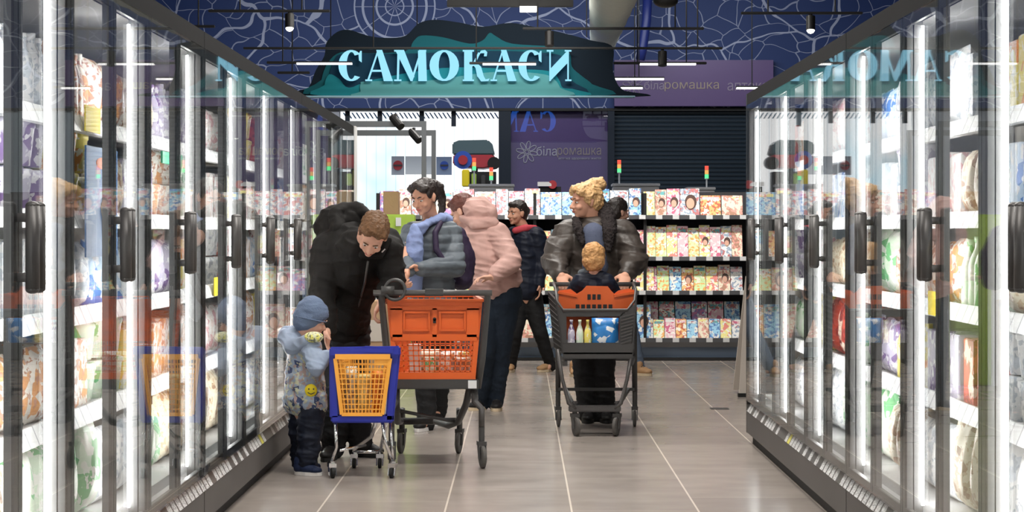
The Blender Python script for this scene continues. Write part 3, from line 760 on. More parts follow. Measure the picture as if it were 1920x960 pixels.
# packaging materials
W_ = (.82, .81, .79)
PK = {
 'white and pink': print_mat('pack_white_pink', W_, [(.66, .38, .40), (.78, .66, .62)], 30, .45),
 'white and orange': print_mat('pack_white_orange', (.80, .76, .70), [(.70, .34, .14), (.50, .26, .18)], 28, .42),
 'plain white': print_mat('pack_white', (.84, .84, .84), [(.66, .70, .76), (.50, .53, .58)], 30, .35),
 'cream and brown': print_mat('pack_cream', (.78, .70, .55), [(.38, .22, .13), (.60, .46, .32)], 28, .4),
 'pale green': print_mat('pack_green', (.66, .78, .62), [(.16, .48, .20), (.82, .82, .76)], 16, .5),
 'pale blue': print_mat('pack_blue', (.55, .68, .84), [(.10, .25, .62), (.84, .84, .86)], 16, .5),
 'yellow': print_mat('pack_yellow', (.84, .70, .16), [(.78, .30, .06), (.86, .82, .66)], 15, .4),
 'red': print_mat('pack_red', (.58, .08, .05), [(.80, .62, .50), (.30, .03, .03)], 15, .4),
 'grey and violet': print_mat('pack_violet', (.50, .46, .58), [(.20, .12, .30), (.76, .74, .78)], 16, .5),
}
def bag_mesh(w, h, d):
    m = MB(); nx, nz = 9, 10; front = []; back = []
    for s_, arr in ((-1, front), (1, back)):
        for j in range(nz+1):
            for i in range(nx+1):
                u, v = i/nx*2-1, j/nz*2-1
                bul = (max(0, 1-abs(u)**2.6)*max(0, 1-abs(v)**3))**.55
                x = w/2*u*(1-.06*(1-abs(v))*0-.05*cos(v*3)*0); z = h*(v+1)/2
                arr.append(len(m.v)); m.v.append(Vector((x, s_*d/2*bul*(1+.12*sin(7*u+3*v)), z)))
    for arr, fl in ((front, False), (back, True)):
        for j in range(nz):
            for i in range(nx):
                a = j*(nx+1)+i; q = (arr[a], arr[a+1], arr[a+nx+2], arr[a+nx+1]); m.f.append(tuple(reversed(q)) if fl else q)
    return m
def kind_mesh(kind):
    if kind == 'bag': return bag_mesh(.175, .245, .10), True, 0
    if kind == 'large_bag': return bag_mesh(.24, .30, .13), True, 0
    if kind == 'carton':
        m = MB(); m.box(-.085, .085, -.11, .11, 0, .20); return m, False, .004
    if kind == 'flat_carton':
        m = MB(); 
        m.box(-.13, .13, -.10, .10, 0, .06); m.box(-.13, .13, -.10, .10, .062, .122); m.box(-.13, .13, -.10, .10, .124, .184); return m, False, .003
    if kind == 'tub':
        m = MB(); m.lathe([(.052, 0), (.066, .12), (.070, .122), (.070, .142), (.062, .146)], (0, 0, 0), 18); return m, True, 0
    if kind == 'bottle':
        m = MB(); m.lathe([(.036, 0), (.038, .01), (.038, .15), (.030, .18), (.014, .215), (.014, .235), (.017, .236), (.017, .255)], (0, 0, 0), 14); return m, True, 0
protos = {}
def proto(kind, colr):
    if (kind, colr) not in protos:
        if kind not in protos:
            mb, sm, bv = kind_mesh(kind)
            o = mb.build(kind, PK[colr], None, smooth=sm, bevel=bv); protos[kind] = o.data
            bpy.data.objects.remove(o)
        me = protos[kind].copy(); me.materials.clear(); me.materials.append(PK[colr]); me.name = kind; protos[(kind, colr)] = me
    return protos[(kind, colr)]
KN = {'bag': ('frozen_food_bag', 'frozen food bag', 'bag', .185), 'large_bag': ('large_frozen_bag', 'plump frozen food bag', 'bag', .25), 'carton': ('food_carton', 'upright frozen food carton', 'carton', .180),
      'flat_carton': ('stacked_carton', 'low carton', 'carton', .27), 'tub': ('food_tub', 'round lidded tub', 'tub', .150), 'bottle': ('drink_bottle', 'plastic bottle', 'bottle', .088)}
KINDS = ['bag', 'carton', 'tub', 'large_bag', 'bottle', 'carton', 'bag']
shelfname = ['bottom deck', 'lowest shelf', 'second shelf up', 'third shelf up', 'top shelf']
rng = random.Random(11)
COLS = list(PK)
def stock(s, XF, Y0, ndoor, side):
    for j in range(ndoor):
        for k, z in enumerate(SH):
            kind = KINDS[(j//2*3+k*2+(0 if s < 0 else 3)+rng.randrange(2)) % len(KINDS)]
            if k == 0: kind = ['large_bag', 'large_bag', 'bag'][(j//2) % 3]
            if kind == 'flat_carton' and k == 2: kind = 'carton'
            w = ['plain white', 'white and pink', 'white and orange', 'cream and brown', 'plain white', 'white and pink', 'plain white', 'white and orange', 'pale green', 'pale blue', 'yellow', 'red', 'grey and violet']
            colr = w[rng.randrange(len(w))]
            if k == 0: colr = ['plain white', 'cream and brown', 'plain white', 'pale green'][rng.randrange(4)]
            nm, words, cat, pitch = KN[kind]
            me = proto(kind, colr); n = int(.60/pitch)
            rows = 1
            pl = '%s %s, %s, %s door, %s' % (colr, words, shelfname[k], nth[j], side)
            for i in range(n*(2 if kind == 'tub' and k else 1)):
                lay, i = divmod(i, n)
                o = bpy.data.objects.new(nm, me); COL.objects.link(o)
                y = Y0+.62*j+.01+(i+.5)*(.60/n); dd = .205 if k else .17
                dep = {'bag': .07, 'large_bag': .08, 'carton': .145, 'flat_carton': .10, 'tub': .095, 'bottle': .062}[kind]
                o.location = (s*(XF+dd+dep-.03+rng.uniform(0, .012)), y, z+.001+lay*.152)
                o.rotation_euler = (0, 0, (pi/2 if s > 0 else -pi/2)+rng.uniform(-.06, .06))
                hgt = min(1, (.30 if k else .30)/.30)
                sc = rng.uniform(.94, 1.02)
                o.scale = (sc, sc, sc*(1.22 if kind == 'carton' else 1.0)*(1.0 if k else 1.12))
                tag(o, pl, cat, pl)
stock(-1, XL, L0, 18, 'toddler side freezers')
stock(1, XR, R0, 12, 'opposite freezers')
for px, Y, s, XF, z, lab in ((163, 6.9, -1, XL, 1.69, 'large yellow price card clipped to the top shelf strip'), (404, 9.75, -1, XL, 1.03, 'yellow price card clipped to the second shelf on the toddler\'s side'), (1760, 7.35, 1, XR, 1.03, 'yellow price card clipped to the second shelf strip opposite the carts')):
    m = MB(); xx = s*(XF+.150); m.box(xx-.002, xx+.002, Y-.12, Y+.12, z-.04, z+.05)
    tag(m.build('price_card', M['yellow']), lab, 'price card')

t = empty('poster_reflection_sheet', (-1.49, 7.0, 1.22), 'added blue sheet with orange oval standing in for a poster reflected in freezer glass', 'poster')  # reflection of a poster in the door glass, built as a coloured sheet
m = MB(); m.box(-1.497, -1.491, 6.76, 7.28, 1.215, 1.60); m.build('sheet', mat('reflection_blue', (.075, .17, .36), .5), t)
m = MB(); m.ell((-1.490, 7.04, 1.545), (.003, .13, .022)); m.build('orange_oval', mat('reflection_orange', (.75, .22, .10), .5), t, smooth=True)
m = MB(); m.tube([(-1.490, 7.00, 1.40), (-1.489, 7.06, 1.33), (-1.490, 7.08, 1.25)], [.012, .030, .016], 8); m.tube([(-1.490, 7.06, 1.33), (-1.489, 7.13, 1.39)], .010, 8); m.build('reflected_root_vegetable', mat('reflection_beige', (.62, .45, .30), .6), t, smooth=True)
m = MB(); m.box(-1.503, -1.495, 8.22, 8.70, 1.590, 1.640); tag(m.build('shelf_sign', mat('sign_green', (.03, .50, .25), .4)), 'green shelf sign with a pale edge hanging inside the toddler side freezers', 'sign')

def rack_strip_material():
    m = bpy.data.materials.new('rack_price_strip'); nt, N, L, P = nodes_of(m); P.inputs['Roughness'].default_value = .5
    g = N.new('ShaderNodeNewGeometry'); sp = N.new('ShaderNodeSeparateXYZ'); L.new(g.outputs['Position'], sp.inputs[0])
    f = math_n(N, L, 'FRACT', math_n(N, L, 'MULTIPLY', sp.outputs[0], 1/.17))
    L.new(mix_n(N, L, math_n(N, L, 'LESS_THAN', f, .38), (.07, .07, .075), (.60, .60, .60)), P.inputs['Base Color']); return m
RSTRIP = rack_strip_material()
# ------------------------------------------------------------------ magazine rack
YR = 20.0
rack = empty('magazine_rack', (.5, YR+.3, 0), 'long dark rack filled with magazines facing the aisle', 'magazine rack')
X0, X1 = gx(705, YR), 2.62
def rb(name, mt, x0, x1, y0, y1, z0, z1):
    m = MB(); m.box(x0, x1, y0, y1, z0, z1); return m.build(name, mt, rack)
rb('base', M['black'], X0, X1, YR, YR+.55, .0, .03)
rb('lower_panel', mat('pale_blue_grey_panel', (.22, .30, .42), .4), X0+.05, X1-.05, YR+.08, YR+.5, .03, .14)
rb('base_shelf', M['charcoal'], X0, X1, YR-.02, YR+.55, .14, .19)
rb('back_panel', mat('dark_back_panel', (.05, .05, .055), .6), X0, X1, YR+.5, YR+.55, .19, 1.72)
shelfz = [.22, .70, 1.045, 1.465]
for z in shelfz:
    m = MB(); m.box(X0, X1, YR, YR+.5, z-.03, z); sh = m.build('shelf', M['charcoal'], rack)
    m = MB(); m.box(X0, X1, YR-.02, YR-.002, z-.03, z+.012); m.build('price_strip', RSTRIP, sh)
for x in (X0, gx(1000, YR), gx(1207, YR), X1-.03): rb('upright', M['black'], x, x+.03, YR+.02, YR+.5, .19, 1.70)
covers = [
 ('pink', (.80, .52, .56), [(.62, .14, .24), (.86, .80, .74)]), ('white', (.80, .79, .76), [(.50, .18, .18), (.30, .38, .48)]),
 ('pale green', (.62, .78, .40), [(.84, .84, .70), (.82, .40, .12)]), ('sky blue', (.35, .62, .78), [(.84, .80, .72), (.10, .22, .48)]),
 ('orange', (.82, .50, .20), [(.86, .82, .72), (.55, .14, .08)]), ('cream', (.82, .74, .58), [(.45, .24, .16), (.72, .34, .28)]),
 ('purple', (.26, .20, .46), [(.80, .78, .82), (.60, .20, .36)]), ('yellow', (.84, .76, .30), [(.78, .26, .22), (.86, .86, .82)]),
 ('teal', (.14, .42, .44), [(.84, .80, .70), (.50, .14, .12)]),
]
CV = {n_: print_mat('cover_'+n_.replace(' ', '_'), b_, c_, 24, .55, .3) for n_, b_, c_ in covers}
skinpic = mat('printed_face', (.62, .36, .26), .4); hairpic = mat('printed_hair', (.08, .04, .03), .4)
def magazine(x0, x1, z, h, y, colr, label, face=False, lean=.16, group=None):
    t = empty('magazine', ((x0+x1)/2, y, z), label, 'magazine', group)
    w = (x1-x0)/2; m = MB(); xc = (x0+x1)/2; ly = h*lean
    m.hexa([(x0, y, z), (x1, y, z), (x1, y+.02, z), (x0, y+.02, z), (x0, y+ly, z+h), (x1, y+ly, z+h), (x1, y+ly+.02, z+h), (x0, y+ly+.02, z+h)])
    m.build('cover', CV[colr], t)
    def strip(a, b, c, d, mt, nm):     # patch printed on the cover, in cover fractions
        q = MB(); yy = lambda v: y+ly*v-.002
        q.hexa([(x0+2*w*a, yy(c), z+h*c), (x0+2*w*b, yy(c), z+h*c), (x0+2*w*b, yy(c)+.002, z+h*c), (x0+2*w*a, yy(c)+.002, z+h*c),
                (x0+2*w*a, yy(d), z+h*d), (x0+2*w*b, yy(d), z+h*d), (x0+2*w*b, yy(d)+.002, z+h*d), (x0+2*w*a, yy(d)+.002, z+h*d)]); q.build(nm, mt, t)
    strip(.08, .92, .80, .93, CV[['white', 'yellow', 'pink', 'teal'][int(x0*50) % 4]], 'title_band')
    if face:
        a = math.atan(lean); R = Matrix.Rotation(pi/2-a, 3, 'X')
        q = MB(); q.lathe([(w*.62, 0), (w*.62, .002)], (xc+.01, y+ly*.52-.003, z+h*.52), 18, R@Matrix.Diagonal((1, 1.25, 1))); q.build('printed_hair', hairpic, t)
        q = MB(); q.lathe([(w*.42, 0), (w*.42, .002)], (xc+.005, y+ly*.46-.006, z+h*.46), 18, R@Matrix.Diagonal((1, 1.35, 1))); q.build('printed_face', skinpic, t)
    return t
colseq = list(CV)
bits = ['with face', 'without face']
rr_ = random.Random(5)
pos = lambda i, n: '%s from freezer end' % nth[n-1-i]
# shelf by shelf: pixel edges of the magazines
rowsM = [
 ('top shelf', 1.465, [(1207, 1228), (1229, 1250), (1251, 1275), (1276, 1312), (1314, 1352), (1354, 1393)], [.25, .27, .28, .28, .21, .21], ['pale green', 'cream', 'pink', 'white', 'orange', 'cream'], [0, 1, 1, 1, 0, 0], .14, 0),
 ('second shelf', 1.045, [(1210+i*20.4, 1210+i*20.4+19.6) for i in range(9)], [.32, .31, .33, .32, .30, .33, .31, .32, .33], ['pale green', 'pale green', 'yellow', 'pink', 'pale green', 'yellow', 'pink', 'white', 'cream'], [0, 0, 0, 0, 0, 1, 0, 1, 0], .2, 0),
 ('third shelf', .70, [(1210+i*23, 1210+i*23+22) for i in range(8)], [.25, .26, .25, .24, .26, .25, .27, .25], ['pink', 'pale green', 'sky blue', 'orange', 'pale green', 'yellow', 'cream', 'white'], [0, 0, 0, 1, 0, 0, 1, 0], .3, 0),
 ('bottom front row', .22, [(1205+i*21, 1205+i*21+20) for i in range(9)], [.20, .19, .21, .20, .19, .21, .20, .20, .19], ['white', 'pale green', 'pink', 'orange', 'sky blue', 'cream', 'sky blue', 'yellow', 'white'], [0]*9, .35, 0),
 ('bottom back row', .22, [(1208+i*31, 1208+i*31+29) for i in range(6)], [.37]*6, ['pink', 'teal', 'sky blue', 'purple', 'pink', 'sky blue'], [0]*6, .25, .17),
]
for nm, z, xs, hs, cs, fc, lean, back in rowsM:
    for i, ((a, b_), h, c_, f_) in enumerate(zip(xs, hs, cs, fc)):
        magazine(gx(a, YR), gx(b_, YR), z+.001, h, YR+.02+back, c_, '%s magazine %s, %s of rack, %s' % (c_, bits[0] if f_ else bits[1], nm, pos(i, len(xs))), f_, lean, 'magazines on the %s of the rack' % nm)
# the part of the rack seen between and behind the shoppers
for si, (z, h) in enumerate(((1.465, .27), (1.045, .30), (.70, .25), (.22, .34))):
    x = 712; i = 0
    while x < 1196:
        w = rr_.choice((24, 30, 36, 40))
        c_ = rr_.choice(colseq if si else ['purple', 'white', 'sky blue', 'cream', 'pale green', 'purple'])
        where = ['highest', 'second highest', 'middle', 'lowest'][si]
        vis = (x > 700 if si == 0 else x > 850)
        if vis:
            between = 'behind the grey jacketed woman' if x < 850 else 'behind the pink jacket' if x < 950 else 'behind the navy jacketed girl' if x < 1030 else 'behind the blonde woman'
            magazine(gx(x, YR), gx(x+w-1.5, YR), z+.001, h*rr_.uniform(.9, 1.05), YR+.02, c_, '%s magazine, %s rack shelf %s, %s along' % (c_, where, between, nth[min(i, 17)]), rr_.random() < .3, .15, 'magazines behind the shoppers')
        x += w; i += 1

# ------------------------------------------------------------------ self-checkout kiosks behind the rack
def kiosk(xa, xb, yt, Y, poles, label):
    t = empty('checkout_kiosk', (gx((xa+xb)/2, Y), Y+.2, 0), label, 'kiosk')
    X0, X1, Z = gx(xa, Y), gx(xb, Y), gz(yt, Y)
    m = MB(); m.box(X0, X1, Y, Y+.35, 0, Z); m.build('cabinet', M['kioskgrey'], t, bevel=.01)
    m = MB(); m.box(X0-.01, X1+.01, Y-.02, Y+.37, Z, Z+.03); m.build('top_cover', M['whiteplastic'], t, bevel=.005)
    m = MB(); m.box(X0+.05, X1-.05, Y-.012, Y-.001, Z-.60, Z-.32); m.build('screen', M['screen'], t)
    for p, ytop in poles:
        k = Y/F; yb = yt
        m = MB(); m.tube([at(p, yb, Y+.1), at(p, ytop+28, Y+.1)], 1.6*k, 10); m.ell(at(p, ytop+27, Y+.1), (4*k, 4*k, 1.5*k)); po = m.build('signal_pole', M['whiteplastic'], t, smooth=True)
        for q, (mm, nm) in enumerate((('redled', 'red_lamp'), ('amber', 'amber_lamp'), ('green', 'green_lamp'))):
            m = MB(); m.tube([at(p, ytop+3+q*8, Y+.1), at(p, ytop+10.5+q*8, Y+.1)], 3.6*k, 14); m.build(nm, M[mm], po)
kiosk(1150, 1236, 349, 22.0, [(1161, 297)], 'light grey checkout kiosk with signal light pole behind the blonde woman')
kiosk(1290, 1340, 356, 22.2, [(1325, 308)], 'light grey checkout kiosk with signal pole behind the woman\'s face magazine')
kiosk(880, 963, 350, 22.0, [(889, 293), (921, 311)], 'light grey checkout kiosk carrying two signal poles beside the purple panel')
# red-topped dispenser above the rack
t = empty('counter_sign', at(1030, 360, 21.2), 'dark counter top sign with white and red printing behind the girl', 'sign')
m = MB(); pw(1010, 1052, 350, 366, 21.2, m, .08); m.build('board', M['black'], t)
m = MB(); pw(1008, 1034, 341, 349, 21.15, m, .05); m.build('white_card', M['whiteplastic'], t)
m = MB(); m.tube([at(1036, 346, 21.15), at(1036, 346, 21.2)], 8*21.2/F, 16); m.build('red_disc', M['red2'], t)
m = MB(); m.tube([at(1030, 366, 21.24), (gx(1030, 21.24), 21.24, 0)], .02, 8); m.build('post', M['black'], t)

# goods standing beyond the bending man
t = empty('display_carton', (gx(700, 15.5), 15.7, 0), 'tall brown cardboard display box between the bending man and grey jacketed woman', 'box')
m = MB(); m.box(gx(672, 15.5), gx(727, 15.5), 15.5, 15.9, 0, gz(565, 15.5)); m.build('body', M['cardboard'], t, bevel=.005)
m = MB(); m.box(gx(680, 15.5), gx(718, 15.5), 15.49, 15.499, gz(640, 15.5), gz(600, 15.5)); m.build('printed_panel', M['beige'], t)
t = empty('lime_display', (gx(735, 16.2), 16.4, 0), 'lime green display with white print behind the bending man', 'display')
m = MB(); m.box(gx(560, 16.2), gx(770, 16.2), 16.75, 17.0, 0, gz(402, 16.75)); m.build('body', M['lime'], t, bevel=.01)
for a, b_ in ((742, 752), (600, 612), (622, 634)):
    m = MB(); pw(a, b_, 408, 424, 16.74, m, .008); m.build('white_print', M['whiteplastic'], t)
m = MB(); m.box(gx(572, 16.2), gx(700, 16.2), 16.73, 16.749, 0, gz(470, 16.2)); m.build('grey_panel', M['kioskgrey'], t)
m = MB(); m.box(gx(720, 17.3), gx(748, 17.3), 17.2, 17.45, 1.0, gz(358, 17)); m.box(gx(722, 17), gx(746, 17), 17.22, 17.43, 0, 1.0)
tag(m.build('parcel_box', M['cardboard'], bevel=.005), 'plain brown carton standing upright above the lime green display', 'box')

# ------------------------------------------------------------------ people
def nrm(v): return Vector(v).normalized()
def frame(Fv, Uv):
    f = nrm(Fv); u = Vector(Uv); u = (u-f*u.dot(f)).normalized(); r = f.cross(u)
    return r, f, u, Matrix((r, f, u)).transposed()
def head_prims(mb, c, Fv, Uv, s=1.0, neck=None, nr=.054, child=False):
    r, f, u, m = frame(Fv, Uv); c = Vector(c)
    P = lambda a, b, d: c+(r*a+f*b+u*d)*s
    E = lambda a, b, d, x, y, z: mb.ell(P(a, b, d), (x*s, y*s, z*s), m, 20, 14)
    E(0, -.012, .035, .076, .095, .086)
    E(0, .022, -.025, .062 if not child else .068, .068, .080)
    E(0, .034, -.072, .046, .046, .034)
    E(0, .066, -.093, .020, .018, .017)
    mb.cap(P(0, .084, .004), P(0, .108, -.030), .0085*s, .0125*s)
    for q in (-1, 1):
        E(q*.011, .096, -.034, .009, .010, .008)
        E(q*.030, .074, .022, .024, .018, .010)
        E(q*.036, .062, -.032, .024, .024, .022)
        E(q*.074, -.006, -.008, .010, .020, .030)
        E(q*.078, -.016, .004, .008, .012, .018)
    E(0, .083, -.054, .023, .012, .0065); E(0, .081, -.066, .020, .012, .007)
    if neck is not None: mb.cap(P(0, -.022, -.05), neck, nr*s*1.02, nr*s*1.1)
    return P, m, r, f, u
def face_parts(parent, P, m, s, hairmat, brow=True, closed=True):
    for q in (-1, 1):
        mb = MB(); mb.ell(P(q*.030, .0775, .000), (.0125*s, .009*s, .0050*s), m, 14, 8); e = mb.build('eye', M['eyew'], parent, smooth=True)
        mb = MB(); mb.ell(P(q*.030, .0845, -.001), (.0058*s, .0035*s, .0048*s), m, 12, 8); mb.build('iris', M['iris'], e, smooth=True)
        if brow:
            mb = MB(); mb.tube([P(q*.012, .094, .022), P(q*.028, .0925, .028), P(q*.045, .080, .024)], [.0035*s, .0045*s, .0025*s], 8); mb.build('eyebrow', hairmat, parent, smooth=True)
    mb = MB(); mb.ell(P(0, .0925, -.0575), (.021*s, .0055*s, .0045*s), m, 14, 8); mb.ell(P(0, .0915, -.0655), (.017*s, .0055*s, .005*s), m, 14, 8)
    mb.build('mouth', M['lip'], parent, smooth=True)
def hand(mb, w, d, n, t, curl=.5, s=1.0, spread=.0):
    """palm, four unequal bent fingers and a thumb leaving the side of the palm"""
    w = Vector(w); d = nrm(d); n = Vector(n); n = (n-d*n.dot(d)).normalized(); t = Vector(t); t = (t-d*t.dot(d)-n*t.dot(n)).normalized()
    m = Matrix((t, d, n)).transposed()
    mb.cap(w-d*.03*s, w+d*.02*s, .027*s, .026*s)
    mb.ell(w+d*.050*s, (.040*s, .050*s, .0165*s), m)
    for k, (o, L) in enumerate(((.030, .070), (.010, .078), (-.010, .073), (-.029, .056))):
        p = w+(d*.088+t*o)*s; a = curl*.5; rr = .0092
        for j, fr in enumerate((.42, .32, .26)):
            q = p+(d*cos(a)+n*sin(a)+t*spread*o*8)*L*fr*1.15*s
            mb.cap(p, q, rr*s, (rr-.0010)*s, 8); p = q; a += curl*1.05; rr -= .0008
    p0 = w+(d*.022+t*.030)*s; p1 = p0+(d*.55+t*.70+n*.25)*.038*s; p2 = p1+(d*.85+t*.15+n*(.3+curl*.4))*.030*s
    mb.cap(p0, p1, .014*s, .0115*s, 8); mb.cap(p1, p2, .011*s, .009*s, 8)
def shoe(parent, heel, toe, s=1.0, mt='shoeblack', sole='blackrubber', w=.043):
    h, t = Vector(heel), Vector(toe); h.z = t.z = 0; d = (t-h).normalized(); r = Vector((d.y, -d.x, 0)); L = (t-h).length
    Z = Vector((0, 0, 1)); m = Matrix((r, d, Z)).transposed()
    mb = MB(); mb.ell(h+d*L*.18+Z*.052*s, (w*.85*s, L*.20, .042*s), m); mb.ell(h+d*L*.50+Z*.045*s, (w*.92*s, L*.34, .034*s), m)
    mb.ell(h+d*L*.76+Z*.037*s, (w*s, L*.23, .026*s), m); mb.cap(h+d*L*.17+Z*.05*s, h+d*L*.19+Z*.10*s, .040*s, .039*s)
    o = mb.blob('shoe', M[mt], parent, .006*max(s, .7), 3)
    pts = []
    for k in range(20):
        a = 2*pi*k/20; ww = w*(1.02 if sin(a) > -.2 else .86)*s
        pts.append(h+d*(L*.5+L*.5*sin(a))+r*ww*cos(a))
    mb = MB(); n = 20; mb.v += [p+Z*.001 for p in pts]+[p+Z*.024*s for p in pts]
    mb.f += [tuple(range(n)), tuple(n+k for k in reversed(range(n)))]+[(k, n+k, n+(k+1) % n, (k+1) % n) for k in range(n)]
    mb.build('sole', M[sole], o, fix=True)
    mb = MB()
    for k in range(4):
        p = h+d*L*(.42+.09*k)+Z*(.080-.008*k)*s; mb.tube([p-r*.024*s, p+Z*.006*s, p+r*.024*s], .0028*s, 6)
    mb.build('laces', M['darkgrey'], o, smooth=True)
def folds(amp, fx=9, fz=16, seed=0, quilt=0, qs=26):
    def fn(co, n):
        a = noise.noise(Vector((co.x*fx+seed, co.y*fx, co.z*fz)))+.5*noise.noise(Vector((co.x*fx*2.3, co.y*fx*2.3+seed, co.z*fz*2.1)))
        rd = (1-min(1, abs(noise.noise(Vector((co.x*fx*.7+seed+9, co.y*fx*.7, co.z*fz*1.5+co.x*4))))*2.2))**2
        d = amp*a*.8+amp*.75*(rd-.25)
        if quilt: d += quilt*(abs(sin(co.z*qs*pi/2+.35*sin(co.x*9)))**.6-.6)
        return d
    return fn
def mid(a, b, t=.5): return Vector(a)*(1-t)+Vector(b)*t

def build_body(t, J, s, skin, hands=(), child=False, neckr=.054, thick=1.0):
    """one continuous figure under the clothes"""
    mb = MB(); k = s*thick
    P, m, r, f, u = head_prims(mb, J['head'], J['F'], J['U'], s*(J.get('hs', 1)), J['neck'], neckr, child)
    ch = mid(J['shL'], J['shR']); hp = mid(J['hipL'], J['hipR'])
    mb.chain([J['neck'], ch-Vector((0, 0, .06*s)), mid(ch, hp, .55), hp], [.06*k, .115*k, .105*k, .115*k])
    for q in 'LR':
        mb.chain([J['neck']-Vector((0, 0, .02*s)), J['sh'+q]], [.045*k, .055*k])
        mb.chain([J['sh'+q], J['el'+q], J['wr'+q]], [.050*k, .038*k, .027*s])
        mb.cap(ch-Vector((0, 0, .08*s)), J['sh'+q], .08*k, .05*k)
        mb.chain([J['hip'+q], J['kn'+q], J['an'+q]], [.085*k, .056*k, .038*s])
        a = J['an'+q]; to = J.get('toe'+q, Vector((a.x, a.y-.15*s, 0))); mb.cap(a, Vector((a.x*.65+to.x*.35, a.y*.65+to.y*.35, .04*s)), .028*s, .022*s)
    for h in hands: hand(mb, *h[:4], curl=h[4], s=s*h[5] if len(h) > 5 else s)
    o = mb.blob('body', skin, t, .0052, 2)
    return o, P, m

def A(px, py, Y): return at(px, py, Y)

# --- man in black bending over the small cart
t = empty('person', (gx(660, 11.3), 11.3, 0), 'brown haired man in black jacket bending down between the toddler and the carts', 'person')
J = dict(head=A(699, 440, 10.90), F=(-.12, -.62, -.78), U=(.22, -.70, .66), neck=A(678, 452, 11.12),
 shL=A(617, 462, 11.22), shR=A(728, 462, 11.12), elL=A(608, 555, 11.12), wrL=A(613, 618, 10.86), elR=A(735, 535, 11.10), wrR=A(719, 560, 10.98),
 hipL=A(632, 620, 11.48), hipR=A(660, 620, 11.48), knL=A(630, 735, 11.28), knR=A(664, 735, 11.30), anL=A(625, 832, 11.38), anR=A(678, 832, 11.45))
J['toeL'] = Vector((gx(612, 11.2), 11.13, 0)); J['toeR'] = Vector((gx(716, 11.45), 11.38, 0))
body, P, m = build_body(t, J, 1.0, M['skinpale'], [(J['wrL'], (.05, -.25, -.95), (.9, -.1, -.1), (.3, -.9, .1), .55), (J['wrR'], (-.50, -.2, -.85), (.6, -.1, -.8), (-.3, -.8, .3), .8)])
face_parts(t, P, m, 1, M['brownhair'])
mb = MB()
for a, b, c, x, y, z in ((0, -.022, .058, .082, .095, .075), (0, -.045, .01, .079, .072, .085), (.03, .045, .098, .045, .05, .024), (-.03, .050, .096, .045, .045, .022), (0, .02, .115, .06, .07, .025), (.07, .01, .045, .014, .035, .04), (-.07, .01, .045, .014, .035, .04)):
    mb.ell(P(a, b, c), (x, y, z), m)
mb.blob('hair', M['brownhair'], t, .006, 2, folds(.006, 40, 40, 3))
mb = MB()
mb.chain([A(655, 470, 11.25), A(650, 540, 11.36), A(645, 612, 11.44)], [.175, .175, .135]); mb.chain([A(674, 474, 11.14), A(664, 520, 11.22), A(652, 590, 11.34)], [.150, .150, .12])
mb.cap(A(628, 462, 11.28), A(722, 462, 11.18), .115, .105); mb.cap(A(632, 425, 11.38), A(690, 450, 11.28), .13, .11)
mb.chain([A(615, 465, 11.22), A(603, 552, 11.12), A(611, 616, 10.89)], [.098, .080, .058])
mb.chain([A(728, 466, 11.10), A(737, 530, 11.08), A(722, 553, 11.0)], [.088, .076, .056])
mb.chain([A(628, 596, 11.4), A(654, 598, 11.4)], [.135, .12])
mb.blob('jacket', M['blackjacket'], t, .009, 4, folds(.014, 7, 10, 1))
mb = MB()    # hood lying open behind the head
pts = []
for k in range(11):
    a = pi*(.02+.96*k/10); pts.append(A(668, 425, 11.22)+Vector((-.12*cos(a)-.02, .08-.10*sin(a)*.2, .095*sin(a)+.01)))
mb.chain([A(632, 428, 11.18), A(630, 405, 11.25), A(648, 393, 11.30), A(672, 393, 11.28), A(690, 402, 11.2)], [.045, .050, .046, .040, .025])
mb.ell(A(655, 415, 11.30), (.12, .09, .075))
mb.blob('hood', M['blackjacket'], t, .008, 3, folds(.01, 12, 12, 8))
mb = MB(); mb.chain([A(676, 470, 11.02), A(655, 455, 11.06)], [.028, .026]); mb.chain([A(680, 478, 10.97), A(712, 478, 10.97), A(728, 450, 11.0)], [.024, .024, .022])
mb.blob('collar', M['blackjacket'], t, .008, 2)
mb = MB()
for q in 'LR': mb.chain([J['hip'+q], J['kn'+q], J['an'+q]+Vector((0, 0, -.02))], [.102, .085, .072])
mb.cap(J['hipL'], J['hipR'], .105, .105)
mb.blob('trousers', M['blackpants'], t, .009, 3, folds(.012, 8, 14, 5))
shoe(t, (gx(628, 11.45), 11.45, 0), (gx(610, 11.2), 11.15, 0)); shoe(t, (gx(660, 11.5), 11.5, 0), (gx(720, 11.42), 11.38, 0), 1.05)
mb = MB(); mb.tube([A(716, 473, 10.94), A(722, 467, 10.95)], .004, 6); mb.build('chest_logo', M['alu'], t)
mb = MB(); mb.tube([A(690, 490, 10.955), A(684, 530, 11.055), A(668, 588, 11.215)], .006, 6); mb.build('zip', M['darkgrey'], t, smooth=True)

# --- toddler
kidprint = print_mat('toddler_jacket_print', (.30, .36, .46), [(.03, .05, .13), (.50, .50, .34), (.36, .27, .25)], 30, .38, .6)
t = empty('person', (gx(577, 10.64), 10.64, 0), 'toddler in blue grey knit hat and printed jacket pushing the small blue cart', 'person')
J = dict(head=A(583, 600, 10.64), F=(.86, .25, -.30), U=(.20, 0, 1), neck=A(574, 640, 10.66), hs=.80/.62,
 shL=A(556, 655, 10.72), shR=A(584, 655, 10.56), elL=A(575, 690, 10.72), wrL=A(606, 668, 10.62), elR=A(590, 690, 10.50), wrR=A(612, 668, 10.52),
 hipL=A(565, 770, 10.70), hipR=A(585, 770, 10.60), knL=A(566, 815, 10.72), knR=A(580, 818, 10.60), anL=A(566, 862, 10.74), anR=A(576, 866, 10.60),
 toeL=Vector((gx(600, 10.7), 10.70, 0)), toeR=Vector((gx(605, 10.6), 10.55, 0)))
